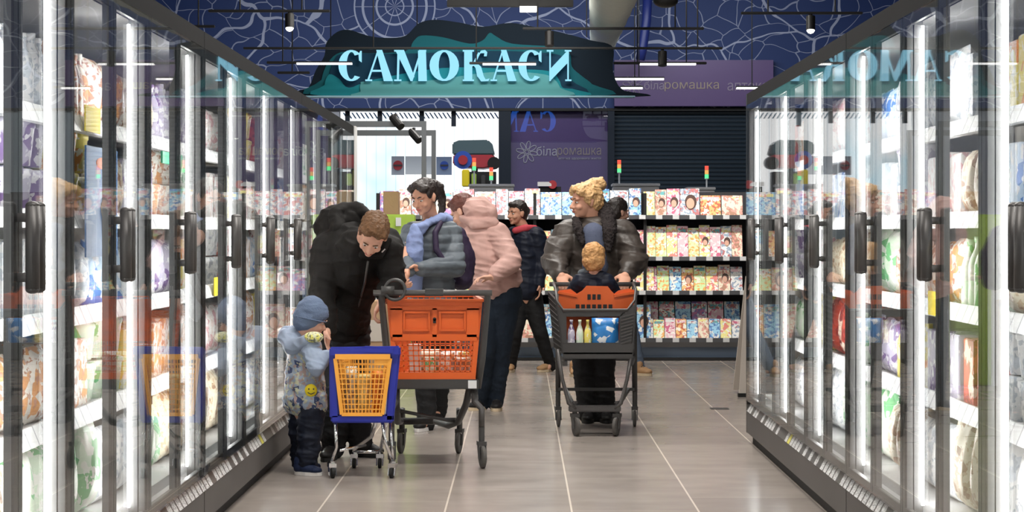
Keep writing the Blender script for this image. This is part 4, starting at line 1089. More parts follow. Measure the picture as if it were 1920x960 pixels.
body, P, m = build_body(t, J, .62, M['skinpale'], [(J['wrR'], (.9, -.05, .0), (.1, 0, -1), (.2, .9, 0), .7, .85), (J['wrL'], (.9, .1, 0), (.1, 0, -1), (.2, -.9, 0), .7, .85)], True)
face_parts(t, P, m, .80, M['brownhair'])
mb = MB(); k = .80
for a, b, c, x, y, z in ((0, -.010, .058, .098, .112, .096), (0, -.028, .005, .097, .100, .085), (0, .040, .062, .085, .068, .052), (0, -.045, -.025, .085, .075, .07), (0, -.02, .110, .070, .075, .055)):
    mb.ell(P(a, b, c), (x*k, y*k, z*k), m)
hat = mb.blob('knit_hat', M['beanie'], t, .006, 4, folds(.004, 16, 30, 2))
mb = MB(); pts = [P(.098*cos(a)*1.0, -.012+.112*sin(a), .008+.012*sin(a)) for a in [2*pi*q/24 for q in range(25)]]
mb.tube(pts, .004, 8, cap=False); mb.build('hat_rim', M['beanie'], hat, smooth=True)
mb = MB()
mb.chain([A(570, 658, 10.66), A(572, 700, 10.65), A(572, 745, 10.65)], [.088, .108, .116])
mb.cap(A(556, 752, 10.68), A(588, 754, 10.60), .078, .078)
mb.cap(A(556, 655, 10.70), A(584, 652, 10.56), .062, .060)
mb.blob('jacket', kidprint, t, .007, 3, folds(.008, 14, 16, 3))
mb = MB(); mb.chain([A(583, 655, 10.54), A(592, 688, 10.48), A(610, 668, 10.51)], [.054, .048, .034])
mb.chain([A(558, 658, 10.74), A(576, 692, 10.74), A(603, 670, 10.62)], [.050, .044, .032])
mb.blob('sleeve', M['kidhood'], t, .006, 3, folds(.008, 16, 20, 6))
mb = MB(); mb.chain([A(533, 630, 10.64), A(548, 650, 10.58), A(572, 640, 10.52)], [.040, .044, .034]); mb.ell(A(551, 632, 10.66), (.072, .075, .048)); mb.chain([A(536, 625, 10.7), A(560, 622, 10.74)], [.04, .04])
mb.blob('hood', M['kidhood'], t, .006, 3, folds(.008, 14, 14, 9))
mb = MB(); mb.ell(A(588, 632, 10.50), (.055, .03, .03)); mb.blob('shoulder_patch', print_mat('yellow_shoulder_print', (.62, .62, .40), [(.72, .68, .15), (.15, .16, .10)], 60, .5, .6), t, .006, 2)
mb = MB(); mb.ell(A(583, 732, 10.535), (.034, .014, .034)); p_ = mb.build('yellow_patch', M['yellow'], t, smooth=True)
mb = MB(); mb.tube([A(579, 728, 10.519), A(579, 731, 10.519)], .0035, 6); mb.tube([A(588, 728, 10.519), A(588, 731, 10.519)], .0035, 6); mb.tube([A(577, 736, 10.52), A(583, 739, 10.518), A(590, 736, 10.52)], .0025, 6); mb.build('printed_marks', M['darkgrey'], p_)
mb = MB()
for q in 'LR': mb.chain([J['hip'+q], J['kn'+q], J['an'+q]+Vector((0, 0, -.01))], [.074, .066, .058])
mb.blob('trousers', M['navy'], t, .007, 3, folds(.009, 14, 22, 7))
shoe(t, (gx(552, 10.6), 10.60, 0), (gx(604, 10.55), 10.54, 0), .78, 'navyshoe', 'solewhite', .047); shoe(t, (gx(556, 10.78), 10.78, 0), (gx(600, 10.7), 10.72, 0), .78, 'navyshoe', 'solewhite', .047)

# --- woman in grey quilted jacket
t = empty('person', (gx(808, 13.1), 13.1, 0), 'dark haired woman in grey quilted jacket and pale blue hoodie behind the orange cart', 'person')
J = dict(head=A(795, 370, 12.95), F=(-.50, -.80, -.32), U=(-.12, -.18, 1), neck=A(808, 414, 13.06),
 shL=A(772, 437, 12.95), shR=A(843, 438, 13.12), elL=A(757, 495, 12.82), wrL=A(762, 512, 12.66), elR=A(858, 500, 12.98), wrR=A(785, 503, 12.72),
 hipL=A(795, 575, 13.08), hipR=A(830, 575, 13.18), knL=A(798, 690, 13.0), knR=A(824, 685, 13.3), anL=A(800, 785, 12.98), anR=A(822, 762, 13.42),
 toeL=Vector((gx(785, 12.8), 12.8, 0)), toeR=Vector((gx(815, 13.2), 13.22, 0)))
body, P, m = build_body(t, J, .96, M['skin'], [(J['wrR'], (-.97, -.2, .0), (-.1, -.5, -.9), (-.2, -.5, .8), .75), (J['wrL'], (-.1, -.7, -.6), (.6, -.3, .1), (.1, -.4, .9), .8)], neckr=.050)
face_parts(t, P, m, .96, M['darkhair'])
mb = MB()
for a, b, c, x, y, z in ((0, -.024, .052, .082, .096, .080), (0, -.050, .01, .079, .070, .080), (.045, .045, .078, .035, .045, .032), (-.045, .045, .078, .035, .045, .032), (0, .03, .105, .05, .06, .022), (.068, .015, .04, .016, .035, .045), (-.068, .015, .04, .016, .035, .045), (0, -.125, .05, .035, .035, .035)):
    mb.ell(P(a, b, c), (x*.96, y*.96, z*.96), m)
pt = P(0, -.135, .05); mb.chain([pt, pt+Vector((.035, .02, -.02)), A(828, 370, 13.1), A(829, 392, 13.1), A(822, 408, 13.08)], [.034, .034, .030, .024, .010])
mb.blob('hair', M['darkhair'], t, .006, 2, folds(.005, 40, 30, 3))
mb = MB()
mb.chain([A(808, 452, 13.05), A(806, 490, 13.05), A(810, 562, 13.10)], [.150, .150, .160])
mb.cap(A(776, 440, 12.98), A(842, 440, 13.12), .088, .088)
mb.chain([A(844, 442, 13.12), A(852, 500, 12.96), A(790, 503, 12.74)], [.082, .074, .050])
mb.chain([A(772, 442, 12.95), A(762, 495, 12.86), A(764, 508, 12.70)], [.070, .060, .046])
mb.blob('jacket', M['greyjacket'], t, .008, 3, folds(.006, 9, 12, 1, quilt=.010, qs=34))
mb = MB(); mb.chain([A(780, 432, 12.87), A(776, 470, 12.87), A(776, 540, 12.90)], [.045, .062, .058]); mb.blob('sweatshirt', M['bluehoodie'], t, .008, 3, folds(.006, 12, 14, 2))
mb = MB(); mb.chain([A(776, 424, 12.86), A(790, 424, 12.86), A(802, 418, 12.9), A(828, 408, 13.05), A(843, 412, 13.15)], [.020, .026, .026, .032, .028]); mb.chain([A(798, 422, 12.88), A(788, 440, 12.87)], [.024, .018])
mb.ell(A(832, 410, 13.14), (.06, .06, .04)); mb.blob('sweatshirt_hood', M['bluehoodie'], t, .007, 3, folds(.006, 16, 16, 4))
mb = MB()
for q in 'LR': mb.chain([J['hip'+q], J['kn'+q], J['an'+q]], [.105, .075, .064]); mb.cap(J['anL'], J['anL']-Vector((0, 0, .04)), .06, .055); mb.cap(J['anR'], J['anR']-Vector((0, 0, .04)), .06, .055)
mb.blob('trousers', M['blackpants'], t, .009, 3, folds(.008, 9, 14, 5))
shoe(t, (gx(803, 13.1), 13.08, 0), (gx(783, 12.9), 12.83, 0), 1, 'shoeblack', 'solewhite'); shoe(t, (gx(824, 13.5), 13.5, 0), (gx(815, 13.25), 13.24, 0), 1, 'shoeblack', 'solewhite')
# backpack
t = empty('backpack', A(872, 520, 13.3), 'dark purple backpack worn by the woman in the grey quilted jacket', 'backpack')
mb = MB(); mb.chain([A(858, 440, 13.26), A(868, 480, 13.28), A(866, 522, 13.28)], [.060, .085, .080]); mb.blob('bag', M['purplebag'], t, .008, 3, folds(.008, 10, 10, 2))
mb = MB(); mb.chain([A(866, 505, 13.34), A(865, 528, 13.34)], [.06, .055]); mb.blob('front_pocket', M['blackjacket'], t, .008, 3)
mb = MB(); mb.chain([A(826, 418, 12.97), A(816, 436, 12.89), A(818, 468, 12.86), A(834, 492, 12.86)], [.018, .020, .020, .018]); mb.chain([A(826, 419, 13.0), A(852, 428, 13.2)], [.016, .016]); mb.blob('shoulder_strap', M['purplebag'], t, .006, 2)

# --- woman in pink jacket, seen from behind
t = empty('person', (gx(925, 14.4), 14.4, 0), 'woman in hooded dusty pink jacket and blue jeans, turned away and leaning', 'person')
J = dict(head=A(868, 396, 14.50), F=(-.75, .35, -.50), U=(-.35, .1, .9), neck=A(885, 422, 14.46),
 shL=A(868, 438, 14.55), shR=A(938, 440, 14.35), elL=A(858, 490, 14.60), wrL=A(850, 520, 14.45), elR=A(963, 490, 14.22), wrR=A(925, 520, 14.10),
 hipL=A(918, 560, 14.45), hipR=A(950, 560, 14.40), knL=A(912, 655, 14.36), knR=A(940, 655, 14.42), anL=A(903, 748, 14.5), anR=A(930, 748, 14.5),
 toeL=Vector((gx(888, 14.4), 14.35, 0)), toeR=Vector((gx(925, 14.2), 14.25, 0)))
body, P, m = build_body(t, J, .96, M['skinpale'], [(J['wrR'], (-.8, -.3, .0), (0, -.2, -1), (0, 1, 0), .5), (J['wrL'], (-.8, -.3, .0), (0, -.2, -1), (0, 1, 0), .5)])
face_parts(t, P, m, .96, M['redhair'])
mb = MB()
for a, b, c, x, y, z in ((0, -.022, .050, .082, .098, .082), (0, -.050, .0, .080, .072, .085), (0, .03, .095, .05, .06, .025)): mb.ell(P(a, b, c), (x, y, z), m)
mb.blob('hair', M['redhair'], t, .007, 2, folds(.005, 30, 30, 3))
mb = MB()
mb.chain([A(905, 450, 14.44), A(915, 490, 14.42), A(926, 525, 14.42)], [.170, .175, .175]); mb.cap(A(902, 520, 14.42), A(946, 520, 14.38), .13, .13)
mb.cap(A(876, 440, 14.5), A(932, 442, 14.35), .10, .10); mb.chain([A(890, 425, 14.45), A(900, 440, 14.42)], [.08, .1])
mb.chain([A(936, 446, 14.34), A(960, 490, 14.20), A(928, 515, 14.12)], [.088, .074, .055])
mb.chain([A(868, 444, 14.55), A(860, 490, 14.58), A(855, 512, 14.48)], [.08, .07, .05])
mb.blob('jacket', M['pinkjacket'], t, .009, 3, folds(.012, 6, 15, 1))
mb = MB(); mb.ell(A(898, 398, 14.40), (.125, .10, .085), Matrix.Rotation(.45, 3, 'Y')); mb.chain([A(868, 410, 14.42), A(892, 420, 14.30), A(925, 418, 14.32)], [.030, .040, .035]); mb.chain([A(882, 384, 14.45), A(905, 380, 14.42), A(922, 402, 14.35)], [.05, .05, .045])
mb.blob('jacket_hood', M['pinkjacket'], t, .008, 3, folds(.012, 10, 14, 4))
mb = MB()
for q in 'LR': mb.chain([J['hip'+q]+Vector((0, 0, .03)), J['kn'+q], J['an'+q]+Vector((0, 0, -.05))], [.118, .075, .050])
mb.chain([J['hipL'], J['hipR']], [.12, .12]); mb.blob('jeans', M['jeans'], t, .009, 3, folds(.006, 10, 12, 5))
shoe(t, (gx(912, 14.5), 14.52, 0), (gx(880, 14.4), 14.38, 0), 1, 'shoeblack', 'solecream'); shoe(t, (gx(932, 14.55), 14.56, 0), (gx(930, 14.3), 14.30, 0), 1, 'shoeblack', 'solecream')

# --- girl in navy coat by the rack
Y = 18.4
t = empty('person', (gx(990, Y), Y, 0), 'dark haired girl in navy coat with red collar looking back over her shoulder', 'person')
J = dict(head=A(969, 400, Y), F=(-.72, -.68, -.05), U=(0, -.05, 1), neck=A(979, 424, Y+.04),
 shL=A(966, 440, Y+.1), shR=A(1006, 442, Y-.05), elL=A(960, 490, Y+.15), wrL=A(962, 530, Y+.05), elR=A(1014, 490, Y-.05), wrR=A(1012, 532, Y-.1),
 hipL=A(975, 556, Y), hipR=A(996, 556, Y), knL=A(967, 620, Y-.05), knR=A(1012, 622, Y-.05), anL=A(957, 682, Y+.05), anR=A(1033, 678, Y+.05),
 toeL=Vector((gx(952, Y), Y-.15, 0)), toeR=Vector((gx(1020, Y), Y-.12, 0)))
body, P, m = build_body(t, J, .94, M['skin'], [(J['wrR'], (0, -.1, -1), (-1, 0, 0), (0, -1, 0), .4), (J['wrL'], (0, -.1, -1), (1, 0, 0), (0, -1, 0), .4)])
face_parts(t, P, m, .94, M['darkhair'])
mb = MB()
for a, b, c, x, y, z in ((0, -.022, .056, .084, .098, .080), (0, -.055, .0, .082, .072, .085), (0, .045, .088, .06, .05, .03), (0, -.12, .02, .04, .05, .05)): mb.ell(P(a, b, c), (x*.94, y*.94, z*.94), m)
mb.blob('hair', M['darkhair'], t, .008, 2, folds(.006, 30, 30, 3))
mb = MB(); mb.chain([A(986, 455, Y), A(988, 500, Y), A(986, 540, Y)], [.140, .140, .155]); mb.cap(A(970, 442, Y+.05), A(1004, 442, Y), .09, .09)
mb.chain([J['shL'], J['elL'], J['wrL']], [.08, .07, .05]); mb.chain([J['shR'], J['elR'], J['wrR']], [.085, .07, .05]); mb.blob('coat', M['navy'], t, .010, 3, folds(.012, 7, 12, 1))
mb = MB(); mb.chain([A(966, 432, Y-.08), A(985, 428, Y-.07), A(1003, 428, Y+.02)], [.030, .038, .03]); mb.blob('collar', M['red'], t, .008, 3)
mb = MB(); mb.ell(A(996, 436, Y+.06), (.09, .07, .05)); mb.blob('coat_hood', M['navy'], t, .008, 2)
mb = MB()
for q in 'LR': mb.chain([J['hip'+q], J['kn'+q], J['an'+q]+Vector((0, 0, -.04))], [.105, .07, .052])
mb.blob('trousers', M['blackpants'], t, .010, 3, folds(.006, 9, 12, 5))
shoe(t, (gx(962, Y), Y+.12, 0), (gx(952, Y), Y-.14, 0), 1, 'tan', 'solecream'); shoe(t, (gx(1036, Y), Y+.08, 0), (gx(1008, Y), Y-.08, 0), 1, 'tan', 'solecream')

# --- person almost hidden behind the blonde woman
Y = 17.9
t = empty('person', (gx(1150, Y), Y, 0), 'person in dark hooded coat and faded jeans walking behind the blonde woman', 'person')
J = dict(head=A(1160, 398, Y), F=(.85, .50, -.1), U=(0, 0, 1), neck=A(1154, 424, Y),
 shL=A(1130, 440, Y), shR=A(1172, 440, Y), elL=A(1122, 490, Y), wrL=A(1125, 530, Y-.1), elR=A(1180, 490, Y), wrR=A(1176, 530, Y-.1),
 hipL=A(1140, 556, Y), hipR=A(1160, 556, Y), knL=A(1118, 622, Y), knR=A(1182, 620, Y), anL=A(1082, 680, Y+.05), anR=A(1198, 682, Y+.05),
 toeL=Vector((gx(1100, Y), Y, 0)), toeR=Vector((gx(1220, Y), Y-.02, 0)))
body, P, m = build_body(t, J, .95, M['skinpale'], [(J['wrR'], (0, -.1, -1), (-1, 0, 0), (0, -1, 0), .4), (J['wrL'], (0, -.1, -1), (1, 0, 0), (0, -1, 0), .4)])
face_parts(t, P, m, .95, M['darkhair'])
mb = MB()
for a, b, c, x, y, z in ((0, -.022, .056, .086, .102, .086), (0, -.055, .0, .084, .078, .09)): mb.ell(P(a, b, c), (x, y, z), m)
mb.blob('hair', M['darkhair'], t, .008, 2, folds(.006, 30, 30, 3))
mb = MB(); mb.chain([A(1150, 455, Y), A(1150, 540, Y)], [.15, .15]); mb.cap(A(1132, 442, Y), A(1170, 442, Y), .09, .09); mb.ell(A(1168, 425, Y-.03), (.1, .09, .06))
mb.chain([J['shL'], J['elL'], J['wrL']], [.08, .07, .05]); mb.chain([J['shR'], J['elR'], J['wrR']], [.08, .07, .05]); mb.blob('coat', M['blackjacket'], t, .010, 3, folds(.012, 7, 12, 1))
mb = MB()
for q in 'LR': mb.chain([J['hip'+q], J['kn'+q], J['an'+q]+Vector((0, 0, -.04))], [.105, .075, .058])
mb.blob('jeans', M['lightjeans'], t, .010, 3, folds(.006, 9, 12, 5))
shoe(t, (gx(1192, Y), Y+.03, 0), (gx(1222, Y), Y-.05, 0), 1.05, 'tan', 'solecream'); shoe(t, (gx(1076, Y), Y+.08, 0), (gx(1078, Y), Y-.18, 0), 1.05, 'tan', 'solecream')

# --- blonde woman pushing the dark cart
Y = 13.56
t = empty('person', (gx(1118, Y), Y, 0), 'blonde woman in dark quilted coat with fur collar pushing the dark cart', 'person')
J = dict(head=A(1097, 378, Y-.05), F=(-.90, -.42, -.08), U=(-.08, -.05, 1), neck=A(1112, 420, Y),
 shL=A(1062, 440, Y), shR=A(1170, 440, Y), elL=A(1040, 492, Y-.10), wrL=A(1052, 514, Y-.33), elR=A(1192, 492, Y-.10), wrR=A(1173, 514, Y-.33),
 hipL=A(1098, 575, Y), hipR=A(1134, 575, Y), knL=A(1096, 685, Y-.02), knR=A(1130, 685, Y-.02), anL=A(1104, 772, Y+.02), anR=A(1133, 772, Y+.02),
 toeL=Vector((gx(1100, Y), Y-.18, 0)), toeR=Vector((gx(1135, Y), Y-.18, 0)))
body, P, m = build_body(t, J, 1.02, M['skin'], [(J['wrL'], (.15, -.75, -.65), (.2, -.2, -1), (1, 0, 0), .85, 1.05), (J['wrR'], (-.15, -.75, -.65), (-.2, -.2, -1), (-1, 0, 0), .85, 1.05)], neckr=.062)
face_parts(t, P, m, 1.02, M['brownhair'])
mb = MB()
for a, b, c, x, y, z in ((0, -.028, .052, .088, .102, .084), (0, -.055, .0, .084, .076, .088), (0, .042, .088, .065, .052, .034), (.05, .05, .07, .035, .035, .035), (-.05, .05, .07, .035, .035, .035), (.068, .0, .03, .02, .045, .055), (-.068, .0, .03, .02, .045, .055)):
    mb.ell(P(a, b, c), (x, y, z), m)
mb.chain([A(1108, 350, Y), A(1120, 346, Y)], [.055, .052]); mb.ell(A(1122, 344, Y-.02), (.055, .055, .045))
mb.blob('hair', M['blonde'], t, .006, 2, folds(.010, 34, 30, 3))
mb = MB()
mb.chain([A(1115, 455, Y), A(1114, 500, Y), A(1114, 580, Y)], [.190, .195, .200]); mb.cap(A(1070, 444, Y), A(1164, 444, Y), .118, .118)
mb.chain([A(1062, 448, Y-.02), A(1040, 490, Y-.12), A(1050, 512, Y-.30)], [.112, .094, .058]); mb.chain([A(1170, 448, Y-.02), A(1190, 490, Y-.12), A(1175, 512, Y-.30)], [.112, .094, .058])
mb.blob('coat', M['brownjacket'], t, .009, 3, folds(.014, 6, 11, 1, quilt=.011, qs=17))
mb = MB(); mb.chain([A(1080, 412, Y-.08), A(1084, 430, Y-.17), A(1092, 456, Y-.205)], [.026, .032, .018]); mb.chain([A(1126, 386, Y+.03), A(1138, 408, Y-.05), A(1142, 434, Y-.165), A(1141, 468, Y-.20)], [.05, .062, .050, .022])
mb.chain([A(1090, 404, Y+.02), A(1112, 404, Y+.12), A(1136, 400, Y+.08)], [.04, .06, .055]); mb.blob('fur_collar', M['fur'], t, .007, 1, folds(.009, 60, 60, 2))
mb = MB(); mb.chain([A(1113, 440, Y-.125), A(1116, 500, Y-.135)], [.085, .095]); mb.blob('sweater', M['shirt'], t, .008, 3)
mb = MB()
for q in 'LR': mb.chain([J['hip'+q], J['kn'+q], J['an'+q]+Vector((0, 0, -.01))], [.125, .085, .075])
mb.blob('trousers', M['blackpants'], t, .009, 3, folds(.008, 9, 14, 5))
shoe(t, (gx(1104, Y), Y+.10, 0), (gx(1100, Y), Y-.17, 0)); shoe(t, (gx(1134, Y), Y+.10, 0), (gx(1137, Y), Y-.17, 0))

# --- small child sitting in the dark cart, back to the camera
Y = 12.99
t = empty('person', A(1113, 545, Y), 'small fair haired child in navy jacket sitting in the dark cart', 'person')
J = dict(head=A(1113, 489, Y), F=(.08, 1, -.12), U=(0, .05, 1), neck=A(1113, 516, Y), hs=.78/.56,
 shL=A(1088, 530, Y), shR=A(1137, 530, Y), elL=A(1074, 550, Y+.05), wrL=A(1080, 560, Y+.14), elR=A(1150, 550, Y+.05), wrR=A(1144, 560, Y+.14),
 hipL=A(1100, 572, Y+.02), hipR=A(1126, 572, Y+.02), knL=A(1098, 580, Y+.20), knR=A(1128, 580, Y+.20), anL=A(1098, 618, Y+.26), anR=A(1128, 618, Y+.26))
J['toeL'] = J['anL']+Vector((0, .06, -.03)); J['toeR'] = J['anR']+Vector((0, .06, -.03))
mb = MB(); s = .56
P, m, r_, f_, u_ = head_prims(mb, J['head'], J['F'], J['U'], .90, J['neck'], .045, True)
mb.chain([J['neck'], A(1113, 545, Y), A(1113, 572, Y)], [.035, .075, .08])
for q in 'LR':
    mb.chain([J['sh'+q], J['el'+q], J['wr'+q]], [.033, .027, .018]); mb.chain([J['hip'+q], J['kn'+q], J['an'+q], J['toe'+q]], [.05, .038, .028, .024]); mb.cap(J['neck'], J['sh'+q], .03, .033)
    hand(mb, J['wr'+q], (0, .8, -.5), (0, -.3, -1), (1 if q == 'L' else -1, 0, 0), .7, .55)
mb.blob('body', M['skinpale'], t, .005, 2)
face_parts(t, P, m, .90, M['childblond'])
mb = MB(); k = .92
for a, b, c, x, y, z in ((0, -.020, .046, .083, .098, .086), (0, -.048, -.005, .080, .068, .078), (0, .04, .085, .06, .05, .03)): mb.ell(P(a, b, c), (x*k, y*k, z*k), m)
mb.blob('hair', M['childblond'], t, .0055, 2, folds(.007, 40, 30, 3))
mb = MB(); mb.chain([A(1113, 540, Y), A(1113, 572, Y)], [.090, .080]); mb.cap(A(1090, 530, Y), A(1136, 530, Y), .064, .064)
mb.chain([A(1086, 532, Y), A(1073, 550, Y+.04), A(1079, 559, Y+.12)], [.058, .050, .036]); mb.chain([A(1139, 532, Y), A(1151, 550, Y+.04), A(1145, 559, Y+.12)], [.058, .050, .036])
mb.cap(A(1098, 516, Y-.01), A(1128, 516, Y-.01), .036, .036)
mb.blob('jacket', M['navy'], t, .007, 3, folds(.007, 14, 16, 2))
mb = MB(); mb.chain([A(1090, 512, Y+.02), A(1100, 508, Y-.03)], [.025, .02]); mb.blob('collar', M['greyjacket'], t, .006, 2)
mb = MB()
for q in 'LR': mb.chain([J['hip'+q], J['kn'+q], J['an'+q]], [.062, .050, .040])
mb.blob('trousers', M['jeans'], t, .007, 2)

# ------------------------------------------------------------------ carts
def lattice(mb, C, nu, nv, r, u0=0, u1=1, v0=0, v1=1):
    """grid of bars on the quad C = (bottom left, bottom right, top right, top left)"""
    q = lambda u, v: (Vector(C[0])*(1-u)+Vector(C[1])*u)*(1-v)+(Vector(C[3])*(1-u)+Vector(C[2])*u)*v
    for i in range(nu+1):
        u = u0+(u1-u0)*i/nu; mb.bar(q(u, v0), q(u, v1), r, r*.8, (0, 1, 0))
    for j in range(nv+1):
        v = v0+(v1-v0)*j/nv; mb.bar(q(u0, v), q(u1, v), r, r*.8, (0, 1, 0))
def caster(parent, x, y, r, side, tall=.10, ang=0, wm='rubber', fm='darkgrey', w=.026):
    """fork and wheel on the floor at (x, y)"""
    R = Matrix.Rotation(ang, 3, 'Z'); c = Vector((x, y, r)); ax = R@Vector((1, 0, 0)); fw = R@Vector((0, 1, 0))
    mb = MB()
    for q in (-1, 1): mb.hexa([c+ax*q*(w*.5+.004)+fw*a+Vector((0, 0, b)) for a, b in ((-.016, -.012), (.016, -.012))]+[c+ax*q*(w*.5+.009)+fw*a+Vector((0, 0, b)) for a, b in ((.016, -.012), (-.016, -.012))]+
        [c+ax*q*(w*.5+.004)+fw*a+Vector((0, 0, b)) for a, b in ((.005, r+.02), (.045, r+.02))]+[c+ax*q*(w*.5+.009)+fw*a+Vector((0, 0, b)) for a, b in ((.045, r+.02), (.005, r+.02))])
    top = c+fw*.022+Vector((0, 0, r+.012)); mb.obox(top, (w+.020, .055, .022), R); mb.tube([top, top+Vector((0, 0, tall-.03))], .017, 12)
    fo = mb.build('caster_fork', M[fm], parent, fix=True)
    mb = MB(); m = Matrix((fw, Vector((0, 0, 1)), ax)).transposed()
    mb.lathe([(r*.80, -w/2), (r, -w*.32), (r, w*.32), (r*.80, w/2)], c, 28, m); wh = mb.build('wheel', M[wm], fo, smooth=False, fix=True)
    return top+Vector((0, 0, tall-.03))
def rot4(o): return o

# --- large cart with orange basket, handle end towards the camera
CX, Y = gx(815, 10.9), 10.9
cart = empty('shopping_cart', (CX, Y+.4, 0), 'large shopping cart with bright orange basket, handle bar turned to the camera', 'shopping cart')
X = lambda dx: CX+dx
zb, zt = .505, .925; yb, yf = Y, Y+.74
wb, wt, fb, ft = .222, .262, .165, .20
def sidequad(yn, wn_b, wn_t, yn2, wf_b, wf_t, q): return [(X(q*wn_b), yn, zb), (X(q*wf_b), yn2, zb), (X(q*wf_t), yn2+.05, zt), (X(q*wn_t), yn, zt)]
# handle end panel: solid above, lattice below
zl = .705; tt = (zl-zb)/(zt-zb); wl = wb+(wt-wb)*tt
mb = MB(); mb.hexa([(X(-wl), yb, zl), (X(wl), yb, zl), (X(wl), yb+.012, zl), (X(-wl), yb+.012, zl), (X(-wt), yb, zt), (X(wt), yb, zt), (X(wt), yb+.012, zt), (X(-wt), yb+.012, zt)])
for a, b in ((-.245, -.175), (-.015, .015), (.175, .245)):
    mb.box(X(a), X(b), yb-.010, yb, zl+.015, zt-.04)
mb.box(X(-.245), X(.245), yb-.010, yb, zt-.055, zt-.03); mb.box(X(-.235), X(.235), yb-.010, yb, zl-.005, zl+.035)
pan = mb.build('end_panel', M['orange'], cart, bevel=.003)
mb = MB()
for q in (-1, 1): mb.box(X(q*.03), X(q*.165), yb-.0165, yb-.006, zl+.050, zl+.062); mb.box(X(q*.03), X(q*.165), yb-.0165, yb-.006, zt-.072, zt-.060); mb.box(X(q*.025), X(q*.035), yb-.0165, yb-.006, zl+.05, zt-.06); mb.box(X(q*.163), X(q*.173), yb-.0165, yb-.006, zl+.05, zt-.06)
mb.build('raised_frame', M['orange'], pan, bevel=.002)
mb = MB(); mb.tube([(X(.0), yb-.018, .822), (X(0), yb-.004, .822)], .010, 14); mb.box(X(-.008), X(.008), yb-.018, yb-.004, .800, .822); mb.build('lock_hole', M['black'], pan)
mb = MB(); lattice(mb, [(X(-wb), yb+.004, zb), (X(wb), yb+.004, zb), (X(wl), yb+.004, zl), (X(-wl), yb+.004, zl)], 16, 7, .0065)
mb.box(X(-wb-.004), X(wb+.004), yb-.004, yb+.014, zb-.015, zb+.022)
for q in (-1, 1): mb.hexa([(X(q*wb-.022), yb-.006, zb), (X(q*wb+.004), yb-.006, zb), (X(q*wb+.004), yb+.014, zb), (X(q*wb-.022), yb+.014, zb), (X(q*wl-.022), yb-.006, zl), (X(q*wl+.004), yb-.006, zl), (X(q*wl+.004), yb+.014, zl), (X(q*wl-.022), yb+.014, zl)] if q > 0 else
                  [(X(q*wb-.004), yb-.006, zb), (X(q*wb+.022), yb-.006, zb), (X(q*wb+.022), yb+.014, zb), (X(q*wb-.004), yb+.014, zb), (X(q*wl-.004), yb-.006, zl), (X(q*wl+.022), yb-.006, zl), (X(q*wl+.022), yb+.014, zl), (X(q*wl-.004), yb+.014, zl)])
mb.build('lower_grid', M['orange'], cart)
for q in (-1, 1):
    mb = MB(); C = sidequad(yb, wb, wt, yf, fb, ft, q); lattice(mb, C, 20, 12, .006); mb.build('side_grid', M['orange'], cart)
mb = MB(); lattice(mb, [(X(-fb), yf, zb), (X(fb), yf, zb), (X(ft), yf+.05, zt), (X(-ft), yf+.05, zt)], 12, 12, .006); mb.build('front_grid', M['orange'], cart)
mb = MB(); mb.hexa([(X(-wb), yb, zb-.012), (X(wb), yb, zb-.012), (X(fb), yf, zb-.012), (X(-fb), yf, zb-.012), (X(-wb), yb, zb), (X(wb), yb, zb), (X(fb), yf, zb), (X(-fb), yf, zb)]); mb.build('basket_floor', M['orange'], cart)
mb = MB(); rim = [(X(-wt), yb, zt), (X(wt), yb, zt), (X(ft), yf+.05, zt), (X(-ft), yf+.05, zt)]
for i in range(4): mb.bar(rim[i], rim[(i+1) % 4], .020, .016)
mb.build('rim', M['orange'], cart)
mb = MB(); mb.box(X(-.255), X(.245), Y-.01, Y+.06, .435, .490)
for q in (-1, 1): mb.bar((X(q*.215), Y+.03, .462), (X(q*.165), yf, .462), .04, .05)
mb.box(X(-.18), X(.18), yf-.03, yf+.01, .44, .485); mb.build('base_frame', M['darkgrey'], cart, bevel=.005)
mb = MB(); mb.box(X(.185), X(.232), Y-.014, Y-.009, .440, .484); mb.build('sticker', M['whiteplastic'], cart)
for q in (-1, 1):   # uprights that carry the handle
    mb = MB(); mb.tube([(X(q*.235), Y+.03, .44), (X(q*.262), Y+.01, .60), (X(q*.292), Y-.02, .94), (X(q*.292), Y-.04, .965)], [.022, .020, .019, .016], 12); mb.build('upright', M['darkgrey'], cart, smooth=True)
mb = MB(); mb.tube([(X(-.335), Y-.05, .968), (X(.318), Y-.05, .968)], .0165, 14); hb = mb.build('handle_bar', M['charcoal'], cart, smooth=True)
mb = MB(); mb.box(X(-.06), X(.06), Y-.073, Y-.028, .950, .990); mb.build('label_sleeve', M['darkgrey'], hb, bevel=.01)
mb = MB(); mb.tube([(X(-.215)+.055*cos(a), Y-.06, .985+.055*sin(a)) for a in [2*pi*i/24 for i in range(25)]], .010, 8, cap=False); mb.box(X(-.29), X(-.22), Y-.08, Y-.04, .965, 1.005)
mb.build('coin_lock', M['darkgrey'], hb, smooth=True)
pR = caster(cart, X(.265), Y-.02, .062, 1, .12, .25); pL = caster(cart, X(-.235), Y-.02, .062, -1, .12, .15)
for q, p in ((1, pR), (-1, pL)):
    mb = MB(); mb.tube([(X(q*.215), Y+.05, .45), (X(q*.222), Y+.04, .36), p+Vector((0, .01, .10)), p], [.021, .021, .018, .017], 12); mb.build('rear_leg', M['charcoal'], cart, smooth=True)
pf = [caster(cart, X(q*.17-.06 if q > 0 else q*.17-.06), Y+.72, .060, q, .11, -.2) for q in (-1, 1)]
mb = MB(); mb.tube([(X(.195), Y+.06, .45), (X(.17), Y+.14, .34), (X(.12), Y+.32, .225), (X(.06), Y+.45, .190), (X(-.02), Y+.60, .20)], .020, 12)
